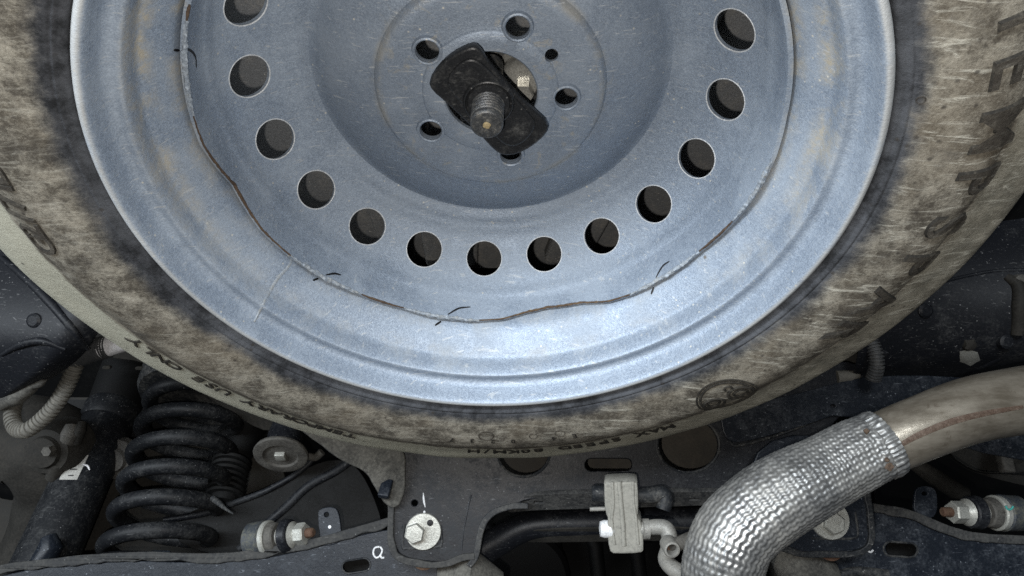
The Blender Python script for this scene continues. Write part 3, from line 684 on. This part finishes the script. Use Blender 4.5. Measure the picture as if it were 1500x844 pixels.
t, a, ax, L, D = bushing('dark bushing with teal mark and rusty stud beside the exhaust pipe', ((1492, 752, .82), (1382, 750, .80)), parts, None)
link('teal_mark', tube('teal_mark', catmull([W(1473, 741, .785), W(1476, 746, .784), W(1481, 746, .784), W(1484, 742, .785)], 4), .0011, 8), M_TEAL, t)

# ------------------------------------------------------------------ exhaust pipe with its foil sleeve
ex = thing('exhaust_pipe', 'stained steel exhaust pipe entering a woven silver heat sleeve', 'exhaust', W(1300, 650, .63))
pc = catmull([W(1590, 572, .655), W(1500, 586, .645), (W(1425, 600, .638)), W(1355, 625, .632), W(1285, 655, .63), W(1220, 690, .63)], 12)
link('pipe', tube('pipe', pc, [.0305, .0300, .0288, .0275, .0270, .0265], 48), M_PIPE, ex)
PB = bvh_of(bpy.data.objects['pipe'].data)
surf_strip('weld_seam', ((1300, 664), (1340, 640), (1390, 619), (1440, 606), (1498, 596)), .0027, [PB], grime('pipe_seam_stain', (.10, .066, .048), (.24, .19, .15), .5, .5, .3, 60, .3), ex, .0004)
sc_ = catmull([W(1292, 651, .63), W(1262, 664, .63), W(1215, 688, .628), W(1165, 715, .622), W(1115, 745, .618), W(1078, 780, .615), W(1060, 820, .615), W(1058, 860, .62), W(1070, 910, .63)], 42)
def weave(s, a, i):
    u = a * 42; v = 2 * pi * s / .0080
    env = min(1, s / .010)
    cr = max(0, 1 - s / .022)
    rough_ = .0016 * mn.noise(Vector((cos(a) * 2.2, sin(a) * 2.2, s * 26)))
    fold = .0017 * cr * mn.noise(Vector((a * 7, s * 160, 2)))
    wob = .25 * mn.noise(Vector((cos(a) * 3, sin(a) * 3, s * 40)))
    return .00030 * env * (1 - .55 * cr) * (cos(u + .95 * sin(v + wob * 4) + wob * 3) + .55 * cos(2 * v + wob * 6)) + rough_ + fold
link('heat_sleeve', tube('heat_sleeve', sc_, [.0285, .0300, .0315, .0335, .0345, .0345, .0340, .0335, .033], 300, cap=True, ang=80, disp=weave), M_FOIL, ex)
cl = catmull([W(1299, 647, .63), W(1291, 651, .63), W(1281, 656, .63)], 12)
link('foil_collar', tube('foil_collar', cl, [.0288, .0298, .0292], 160, ang=70, disp=lambda s, a, i: .0007 * sin(a * 38 + 2 * sin(a * 5)) + .0007 * mn.noise(Vector((a * 6, s * 200, 0)))), M_FOIL, ex)
for (x, y, r) in ((1270, 632, .0024), (1303, 684, .0034), (1299, 673, .002)):
    p = W(x, y, .6005); link('rust_spot', lumpy(lathe('rust_spot', [(.0004, -.001), (r * .7, -.0008), (r, .0), (r * .8, .002)], p, tuple(FWD), 16), .0016, 300), M_WELDRUST, ex)

# ------------------------------------------------------------------ rubber hanger and its rods
hg = thing('exhaust_hanger', 'pale dusty rubber exhaust hanger block below the subframe slot', 'hanger', W(912, 750, .72))
HP = W(912, 750, .735)
HN = (-FWD * .93 + RIGHT * -.15 + DOWN * .05).normalized()
hb = [(888, 705), (891, 703), (928, 702), (931, 704), (932, 742), (930, 750), (937, 760), (940, 796), (937, 799), (900, 800), (896, 797), (893, 765), (895, 752), (890, 744)]
link('rubber_block', lumpy(plate('rubber_block', hb, HP, HN, .026, (), .0022, 1), .0005, 160), M_RUBBER, hg)
link('strap_rib', tube('strap_rib', on_plane([(907, 705), (909, 730), (911, 752), (913, 775), (914, 799)], HP + HN * .0146, HN), .0026, 10), M_RUBBER, hg)
link('strap_rib', tube('strap_rib', on_plane([(897, 706), (899, 735), (896, 760), (900, 797)], HP + HN * .0148, HN), .0016, 10), M_RUBBER, hg)
link('strap_rib', tube('strap_rib', on_plane([(927, 705), (928, 735), (932, 762), (935, 797)], HP + HN * .0148, HN), .0016, 10), M_RUBBER, hg)
link('pin_head', lathe('pin_head', [(.002, -.012), (.0075, -.011), (.0088, -.007), (.0088, .002)], W(895, 775, .73), tuple(RIGHT), 24), M_PAINT, hg)
link('pin_head', lathe('pin_head', [(.002, -.012), (.007, -.012), (.0085, -.010), (.0085, .004)], W(884, 723, .735), tuple(RIGHT), 24), M_BLACK_DUSTY, hg)
link('wire_pin', tube('wire_pin', [W(864, 746, .735), W(895, 745, .735)], .0022, 10), M_ROD, hg)
link('upper_pin', tube('upper_pin', catmull([W(930, 726, .74), W(950, 726, .74), W(970, 724, .742), W(974, 735, .74), W(971, 747, .738)], 6), [.0078, .0082, .0088, .0085, .0075], 20), M_BLACK_DUSTY, hg)
hr = thing('hanger_rod', 'bent grey steel rod joining the rubber hanger to the exhaust sleeve', 'rod', W(985, 800, .70))
link('bent_rod', tube('bent_rod', catmull([W(940, 775, .725), W(962, 772, .72), W(976, 775, .715), W(981, 790, .71), W(979, 806, .70), W(976, 820, .70), W(985, 832, .69), W(1002, 842, .68), W(1030, 858, .66)], 8), [.0074, .0078, .0080, .0080, .0080, .0078], 24), M_ROD, hr)
link('collar', lathe('collar', [(.0078, -.0035), (.0102, -.0030), (.0102, .0030), (.0078, .0035)], W(946, 775, .724), tuple(RIGHT), 28), M_ROD, hr)
link('cross_rod', tube('cross_rod', [W(987, 800, .69), W(1010, 790, .675), W(1040, 776, .66)], .0066, 20), M_CAST, hr)
te = W(982.5, 802, .682); tn = -FWD
link('tube_end', lathe('tube_end', [(.0048, -.012), (.0048, .006), (.0056, .0072), (.0072, .0068), (.0080, .005), (.0080, -.012)], te, tuple(tn), 28, closed=True), M_ROD, hr)
link('tube_bore', lathe('tube_bore', [(.0047, -.008), (.0047, -.006), (.002, -.0058)], te, tuple(tn), 20), M_RUST, hr)

# ------------------------------------------------------------------ cross bar behind the hanger, and the dark tank beyond
bar = thing('stabiliser_bar', 'dark sway bar running under the subframe beam behind the hanger', 'bar', W(880, 770, .86))
link('bar_tube', tube('bar_tube', catmull([W(690, 815, .86), W(725, 795, .86), W(775, 771, .86), W(850, 766, .86), W(950, 765, .86), W(1080, 764, .86), W(1180, 775, .87)], 10), [.020, .0175, .0165, .0165, .0165, .0165, .0165], 32), M_BLACK, bar)
link('bar_flange', plate('bar_flange', [(768, 778), (800, 772), (1100, 770), (1100, 788), (900, 790), (752, 793)], W(880, 785, .852), Vector((0, -.3, -.95)), .004), M_DRAB, bar)
tank = thing('fuel_tank', 'black tank with rounded ribs in the dark gap below the sway bar', 'tank', (0.1, .95, .16))
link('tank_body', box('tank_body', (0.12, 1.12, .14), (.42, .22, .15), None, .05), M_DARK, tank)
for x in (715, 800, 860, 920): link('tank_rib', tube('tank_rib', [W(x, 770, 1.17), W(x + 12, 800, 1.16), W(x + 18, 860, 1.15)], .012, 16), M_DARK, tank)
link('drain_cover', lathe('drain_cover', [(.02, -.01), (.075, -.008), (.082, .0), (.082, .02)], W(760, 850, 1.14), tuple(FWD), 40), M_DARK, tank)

# ------------------------------------------------------------------ coil spring, shock absorber
Bc = W(222, 834, .86)
spring = thing('coil_spring', 'black coil spring standing on the left control arm', 'spring', Bc)
LEAN = Matrix.Rotation(radians(9.5), 3, 'X')
Rc, wire, pitch, turns = .0575, .0097, .0375, 6.2
hel = []
for i in range(int(turns * 64) + 1):
    th_ = 2 * pi * i / 64; k = i / (turns * 64)
    zz = Bc.z + .010 + (pitch * th_ / (2 * pi)) * (1 if k > .12 else .6 + .4 * k / .12)
    hel.append(Bc + LEAN @ Vector((Rc * cos(th_ + 1.2), Rc * sin(th_ + 1.2), zz - Bc.z)))
link('coil', tube('coil', hel, [wire * .8] + [wire] * 30, 18, disp=lambda s, a, i: .0003 * mn.noise(Vector((s * 100, a, 0)))), M_SPRING, spring)
link('lower_seat', lathe('lower_seat', [(.02, -.004), (.062, -.004), (.070, .000), (.071, .006), (.064, .010), (.03, .011)], Bc - Vector((0, 0, .004)), tuple(LEAN @ Vector((0, 0, 1))), 64), M_BLACK, spring)
gp = W(268, 802, .80)
SB = bvh_of(bpy.data.objects['lower_seat'].data); gl, gn = hit(270, 803, SB)
surf_strip('green_dab', ((258, 800), (268, 802), (280, 805)), .0052, [SB], M_GREEN, spring, .0005)
top = Bc + LEAN @ Vector((0, 0, pitch * turns))
cup = thing('spring_cup', 'dark pressed cup gripping the top of the coil spring', 'spring seat', top)
link('cup_shell', lumpy(lathe('cup_shell', [(.074, -.018), (.078, -.012), (.080, .015), (.080, .05), (.06, .09), (.02, .12)], top + Vector((0, 0, .006)), (0, 0, 1), 56), .0008, 60), M_BLACK_DUSTY, cup)

S0 = W(60, 834, .84); S1v = Vector((0, 0, 1))
shock = thing('shock_absorber', 'thick black shock absorber with paper label left of the coil spring', 'shock absorber', S0)
link('body', lathe('body', [(.01, -.06), (.0325, -.055), (.0340, -.05), (.0335, .196), (.0315, .200), (.012, .202)], S0, (0, 0, 1), 56), M_SPRING, shock)
link('dust_cap', lathe('dust_cap', [(.0315, .198), (.0345, .199), (.0360, .204), (.0360, .222), (.034, .2265), (.030, .228), (.012, .24)], S0, (0, 0, 1), 56), M_SPRING, shock)
link('top_mount', lathe('top_mount', [(.030, .225), (.034, .228), (.036, .25), (.04, .30)], S0, (0, 0, 1), 48), M_DARK, shock)
link('foot', tube('foot', [W(30, 850, .81), W(60, 830, .815), W(75, 800, .818), W(72, 786, .822)], [.012, .014, .013, .008], 20), M_ARM, shock)
KB = bvh_of(bpy.data.objects['body'].data)
lab = []
for yy in (667, 679, 691, 703):
    for xx in range(0, 7):
        x = 102 + xx * 26 / 6 - (yy - 667) * .48 + 2; p, nn = hit(x, yy, KB)
        if p is None: p = W(x, yy, .80); nn = -FWD
        nn = nn if nn.dot(p - CAM) < 0 else -nn
        lab.append(p + nn * .0005)
lm = mesh('paper_label', lab, [(r * 7 + c, r * 7 + c + 1, (r + 1) * 7 + c + 1, (r + 1) * 7 + c) for r in range(3) for c in range(6)])
lb = link('paper_label', lm, M_LABEL, shock)
surf_strip('curled_corner', ((121, 681), (128, 683), (131, 689)), .0014, [KB], M_WHITE, lb, .0012)
for k, (x, y, w) in enumerate(((103, 688, 10), (100, 697, 8), (113, 676, 3))): surf_strip('print_line', ((x, y), (x + w / 2, y), (x + w, y)), .0009, [KB], M_PRINT, lb, .0008)

# ------------------------------------------------------------------ left side: knuckle, hoses, tank
kn = thing('wheel_knuckle', 'drab cast wheel knuckle with brake parts in the shade behind the shock absorber', 'knuckle', W(70, 700, .95))
link('carrier', lumpy(tube('carrier', catmull([W(-40, 640, .95), W(20, 640, .95), W(70, 660, .95), W(90, 720, .96), W(60, 790, .97), W(20, 860, .97)], 6), [.05, .06, .062, .05, .045, .04], 28), .006, 22), M_DRAB, kn)
link('caliper_boss', lathe('caliper_boss', [(.006, -.016), (.018, -.014), (.020, -.008), (.027, -.006), (.029, .0), (.035, .01), (.035, .04)], W(72, 660, .885), tuple(FWD), 36), M_DRAB, kn)
link('boss_screw', lathe('boss_screw', [(.002, -.006), (.006, -.006), (.007, .004)], W(72, 660, .868), tuple(FWD), 6, ang=20), M_CAST, kn)
for x, y, r in ((103, 636, .010), (118, 630, .006), (84, 682, .009)):
    link('lug', lumpy(tube('lug', [W(x - 6, y + 18, .89), W(x, y, .885), W(x + 3, y - 12, .89)], [r, r * 1.05, r * .8], 14), .001, 90), M_DRAB if r != .010 else M_CAST, kn)
link('backing_plate', plate('backing_plate', [(-40, 700), (10, 740), (70, 720), (120, 740), (180, 700), (250, 700), (330, 770), (330, 900), (-40, 900)], W(100, 780, 1.02), Vector((0, -.9, -.43)), .006), M_DRAB, kn)
link('backing_plate', plate('backing_plate', [(60, 560), (240, 560), (420, 640), (420, 820), (200, 760), (90, 690)], W(200, 680, 1.06), Vector((0, -.9, -.43)), .006), M_DRAB, kn)
link('ear', lathe('ear', [(.010, -.008), (.018, -.008), (.021, -.004), (.021, .01)], W(62, 748, .93), tuple(FWD), 28), M_DRAB, kn)
link('hub_nut', lathe('hub_nut', [(.004, -.012), (.014, -.012), (.016, -.006), (.026, -.004), (.027, .01)], W(172, 672, .95), tuple(FWD), 32), M_CAST, kn)
def corr(pitch, amp): return lambda s, a, i: amp * (1 if (s / pitch) % 1 < .55 else -1)
def dense(pts, n): return catmull([W(*p) for p in pts], n)
hose = tag(link('corrugated_hose', tube('corrugated_hose', dense([(118, 516, .80), (110, 536, .80), (98, 565, .80), (82, 592, .80), (62, 614, .80), (40, 630, .80), (24, 628, .81), (18, 612, .82), (20, 594, .83), (26, 580, .84)], 36), .0080, 22, disp=corr(.0052, .0008), ang=30), M_HOSE), 'grey corrugated hose looping down beside the black liner', 'hose')
con = thing('wiring_conduit', 'dark ribbed conduit ending in white tape at the tire edge', 'conduit', W(140, 510, .80))
link('ribbed_sleeve', tube('ribbed_sleeve', dense([(88, 534, .80), (108, 524, .80), (128, 516, .80), (148, 510, .80), (160, 508, .80)], 30), [.011, .0125, .0125, .012], 24, disp=corr(.0030, .0006), ang=30), M_CONDUIT, con)
link('white_tape', tube('white_tape', dense([(146, 511, .80), (160, 507, .80), (178, 502, .80), (210, 494, .80)], 8), [.0118, .0115, .011, .011], 24), M_WHITE, con)
TL = thing('wheel_arch_liner', 'scuffed black plastic wheel arch liner at the left edge', 'liner', W(40, 480, .78))
lv = []; rows = [(330, 250, -60, .80), (365, 200, -60, .77), (410, 175, -60, .745), (455, 165, -60, .73), (500, 140, -60, .725), (530, 118, -60, .735), (560, 70, -60, .75), (585, 25, -60, .77), (600, 0, -60, .80), (608, -20, -60, .84)]
cols = 16
for (y, xr, xl, D) in rows:
    for c in range(cols):
        k = c / (cols - 1); x = xl + (xr - xl) * k; lv.append(W(x, y - 10 * (1 - k) * 0, D + .10 * max(0, k - .72) ** 1.5 * 2 + .02 * (1 - k)))
lf = [(r * cols + c, r * cols + c + 1, (r + 1) * cols + c + 1, (r + 1) * cols + c) for r in range(len(rows) - 1) for c in range(cols - 1)]
lme = mesh('shell', lv, lf, 60)
sh = link('shell', lme, M_PLAS, TL); m_ = sh.modifiers.new('t', 'SOLIDIFY'); m_.thickness = .004; m_.offset = -1
m2 = sh.modifiers.new('s', 'SUBSURF'); m2.levels = 2; m2.render_levels = 2
LB = bvh_of(sh.data)
def on_liner(x, y, d=.0): 
    p, nn = hit(x, y, LB); return (p if p else W(x, y, .74)) + FWD * d
link('pressed_ridge', tube('pressed_ridge', catmull([on_liner(x, y, .001) for x, y in ((2, 378), (35, 405), (70, 440), (105, 482), (128, 512))], 8), [.003, .005, .005, .004, .002], 12), M_PLAS, TL)
link('pressed_ridge', tube('pressed_ridge', catmull([on_liner(x, y, .001) for x, y in ((2, 520), (30, 505), (60, 500), (95, 512))], 8), [.002, .004, .004, .002], 12), M_PLAS, TL)
link('dirt_edge', lumpy(tube('dirt_edge', catmull([on_liner(x, y, .004) for x, y in ((1, 590), (18, 582), (38, 570), (60, 556))], 8), [.011, .010, .008, .004], 16), .0025, 70), M_DIRT, TL)
for x, y in ((50, 470), (100, 440)):
    link('push_clip', lathe('push_clip', [(.001, -.003), (.005, -.003), (.0075, -.0012), (.0080, .002)], on_liner(x, y), tuple(FWD), 24), M_BLACK, TL)
rail = thing('body_rail', 'dusty drab body rail above the shock absorber top', 'rail', W(180, 545, .95))
link('rail_face', plate('rail_face', [(100, 500), (140, 520), (230, 530), (320, 590), (400, 640), (430, 600), (300, 480), (140, 440)], W(190, 545, .96), Vector((0, -.55, -.83)).normalized(), .004, [slot_px(157, 538, 10, 3), slot_px(205, 539, 10, 3)]), M_DRAB, rail)
link('rail_wall', plate('rail_wall', [(60, 480), (60, 640), (150, 640), (240, 640), (420, 660), (470, 600), (300, 460)], W(190, 560, 1.10), Vector((0, -.95, -.3)).normalized(), .004), M_DARK, rail)

# ------------------------------------------------------------------ between spring and subframe
jp = thing('jacking_plug', 'round grey plug with square centre right of the coil spring', 'plug', W(411, 668, .90))
JN = Vector((.04, -.12, -.99)).normalized(); jc = W(411, 668, .90); 
link('plug_disc', lathe('plug_disc', [(.033, -.005), (.0340, -.002), (.0330, .0003), (.030, .0012), (.022, .0012), (.020, -.0012), (.004, -.0012)], jc, tuple(JN), 56), M_CAST, jp)
link('square_drive', box('square_drive', jc + JN * .0005, (.0062, .0062, .003), None, .0008), M_ZINC, jp)
link('plug_stem', lathe('plug_stem', [(.022, -.004), (.022, -.03), (.02, -.05)], jc, tuple(JN), 40), M_BLACK, jp)
ul = thing('suspension_link', 'black pressed upper link running up behind the left stud joint', 'suspension arm', W(400, 730, .93))
UP = W(400, 730, .94); UN = Vector((.1, -.88, -.46)).normalized()
link('web', plate('web', [(250, 800), (270, 750), (340, 735), (400, 715), (460, 680), (500, 672), (530, 690), (560, 760), (560, 800), (420, 830)], UP, UN, .004), M_DARK, ul)
link('flange', tube('flange', catmull(on_plane([(240, 762), (300, 752), (340, 738), (392, 718), (440, 690), (470, 660)], UP + UN * .004, UN), 8), .004, 10), M_BLACK, ul)
link('pressed_rib', tube('pressed_rib', catmull(on_plane([(350, 805), (390, 768), (420, 742), (452, 712), (492, 690), (520, 670)], UP + UN * .002, UN), 8), [.005, .006, .006, .006], 12), M_BLACK, ul)
bs = thing('bump_rubber', 'ribbed black bump rubber just right of the coil spring', 'bump stop', W(335, 700, .96))
for k in range(7):
    p = W(330 + k * 1.5, 725 - k * 8, .955); link('fin', lathe('fin', [(.01, -.0028), (.023, -.0028), (.025, 0), (.023, .0022), (.01, .0022)], p, (0, 0, 1), 36), M_DARK, bs)
link('core', lathe('core', [(.018, -.01), (.019, .06), (.03, .11)], W(330, 728, .955), (0, 0, 1), 30), M_DARK, bs)
hk = thing('spring_hook', 'short bent wire hook behind the coil spring', 'hook', W(330, 745, .85))
link('wire', tube('wire', catmull([W(312, 730, .87), W(322, 738, .86), W(330, 745, .85), W(342, 753, .84)], 6), [.004, .0035, .002, .0009], 10), M_BLACK_DUSTY, hk)
bx = thing('cable_clip', 'small curled metal clip just right of the round grey plug', 'clip', W(450, 662, .97))
link('clip', tube('clip', catmull([W(448, 668, .93), W(462, 670, .93), W(472, 662, .93)], 6), .005, 12), M_CAST, bx)

# ------------------------------------------------------------------ right side
rt = thing('plastic_tank', 'black plastic tank with scraped patch at the right edge', 'tank', W(1420, 470, .80))
lv = []; rows = [(300, 1300, .86), (345, 1300, .83), (385, 1290, .80), (430, 1270, .785), (470, 1262, .78), (510, 1255, .785), (535, 1250, .80), (552, 1245, .83), (575, 1245, .87)]
for (y, xl, D) in rows:
    for c in range(14):
        k = c / 13; x = xl + (1580 - xl) * k; lv.append(W(x, y - 22 * k, D + .03 * sin(k * 5) * .3))
lf = [(r * 14 + c, r * 14 + c + 1, (r + 1) * 14 + c + 1, (r + 1) * 14 + c) for r in range(len(rows) - 1) for c in range(13)]
s2 = link('tank_shell', mesh('tank_shell', lv, lf, 60), M_PLAS, rt); m_ = s2.modifiers.new('t', 'SOLIDIFY'); m_.thickness = .004; m_.offset = -1
m2 = s2.modifiers.new('s', 'SUBSURF'); m2.levels = 2; m2.render_levels = 2
RB = bvh_of(s2.data)
pl = []
for x, y in ((1406, 515), (1418, 512), (1432, 516), (1436, 528), (1431, 541), (1423, 547), (1413, 538), (1406, 530)):
    p, nn = hit(x, y, RB); pl.append(p + (CAM - p).normalized() * .008)
pc2, nn = hit(1420, 528, RB); pl.append(pc2 + (CAM - pc2).normalized() * .013)
link('scraped_patch', mesh('scraped_patch', pl, [(i, (i + 1) % 8, 8) for i in range(8)], 80), M_ZINC, rt)
p, nn = hit(1420, 502, RB); link('mud_clump', lumpy(lathe('mud_clump', [(.001, -.004), (.007, -.003), (.010, .003)], p, tuple(FWD), 20), .003, 160), M_DRAB, rt)
link('tank_seam', tube('tank_seam', catmull([hit(x, y, RB)[0] - FWD * .003 for x, y in ((1330, 425), (1390, 410), (1450, 398), (1499, 396))], 8), .0022, 10), M_BLACK, rt)
link('tank_strap', tube('tank_strap', catmull([hit(x, y, RB)[0] - FWD * .004 for x, y in ((1470, 405), (1488, 420), (1490, 450), (1486, 490))], 8), [.004, .007, .008, .006], 12), M_DRAB, rt)
for pts_, r_ in ((((1498, 505), (1450, 528), (1412, 548)), .006), (((1320, 470), (1380, 478), (1450, 470), (1498, 458)), .004)):
    link('moulded_fold', tube('moulded_fold', catmull([hit(x, y, RB)[0] + FWD * .001 for x, y in pts_], 8), [r_ * .5, r_, r_], 12), M_PLAS, rt)
for x, y in ((1492, 413), (1352, 455), (1470, 500)):
    link('push_clip', lathe('push_clip', [(.001, -.008), (.0055, -.008), (.008, -.006), (.0085, .002)], hit(x, y, RB)[0], tuple(FWD), 24), M_CAST if y < 420 else M_BLACK, rt)
rh = thing('breather_hose', 'short ribbed dark hose between tire edge and subframe beam', 'hose', W(1280, 530, .80))
link('ribbed_sleeve', tube('ribbed_sleeve', dense([(1276, 500, .79), (1283, 520, .785), (1284, 538, .785), (1279, 556, .79)], 40), .0075, 20, disp=corr(.0034, .0008), ang=30), M_CONDUIT, rh)
link('clip', box('clip', W(1293, 518, .785), (.005, .004, .0025), None, .001), M_BLACK, rh)
link('end_fitting', tube('end_fitting', [W(1225, 553, .82), W(1243, 552, .82), W(1258, 549, .82)], [.008, .0075, .004], 16), M_HOSE, rh)
gb = thing('support_bracket', 'drab dusty bracket between the black plastic tank and the subframe beam', 'bracket', W(1240, 545, .86))
link('bracket_face', plate('bracket_face', [(1150, 600), (1200, 560), (1230, 520), (1290, 515), (1370, 545), (1380, 570), (1250, 590)], W(1260, 550, .87), Vector((0, -.7, -.7)).normalized(), .004), M_DRAB, gb)
cb = thing('body_beam', 'black beam rising behind the exhaust pipe towards the right', 'beam', W(1280, 580, .82))
link('beam_face', plate('beam_face', [(1060, 640), (1055, 600), (1160, 580), (1210, 566), (1260, 554), (1310, 551), (1380, 552), (1470, 560), (1560, 580), (1560, 700), (1240, 600), (1180, 622), (1080, 650)], SP + SN * .006, SN, .003, [circ_px(1219, 595, 5, 3.5)]), M_ARM, cb)
link('stay', tube('stay', catmull([W(1330, 672, .90), W(1370, 700, .90), W(1410, 725, .91)], 6), [.008, .011, .011], 16), M_DRAB, cb)
ru = thing('suspension_link', 'dark suspension arm in the shade under the exhaust pipe', 'suspension arm', W(1400, 690, .95))
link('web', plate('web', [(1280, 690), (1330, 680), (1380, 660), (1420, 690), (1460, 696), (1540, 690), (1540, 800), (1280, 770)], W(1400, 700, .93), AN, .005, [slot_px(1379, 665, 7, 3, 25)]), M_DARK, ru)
bw = thing('brake_pipe_bracket', 'brown dusty bracket glimpsed below the exhaust at the right edge', 'bracket', W(1470, 668, .99))
link('strut', box('strut', W(1470, 668, .99), (.008, .008, .028), Matrix.Rotation(.25, 3, 'Y'), .003), M_CAST, bw)
link('lug', lumpy(lathe('lug', [(.004, -.01), (.016, -.008), (.018, .004)], W(1484, 660, 1.0), tuple(FWD), 20), .002, 80), M_DRAB, bw)
link('back_plate', plate('back_plate', [(1380, 640), (1540, 610), (1540, 720), (1450, 700), (1400, 680)], W(1450, 660, 1.05), Vector((0, -.9, -.43)), .005), M_DRAB, bw)
dr = thing('axle_cover', 'drab brown cover in the gap under the silver sleeve', 'cover', W(1130, 830, .95))
link('cover_face', plate('cover_face', [(1080, 780), (1140, 780), (1160, 900), (1060, 900)], W(1130, 830, .93), Vector((0, -.9, -.43)), .005), M_DRAB, dr)
link('cover_edge', tube('cover_edge', [W(1103, 780, .92), W(1112, 820, .92), W(1122, 870, .92)], .008, 12), M_DARK, dr)
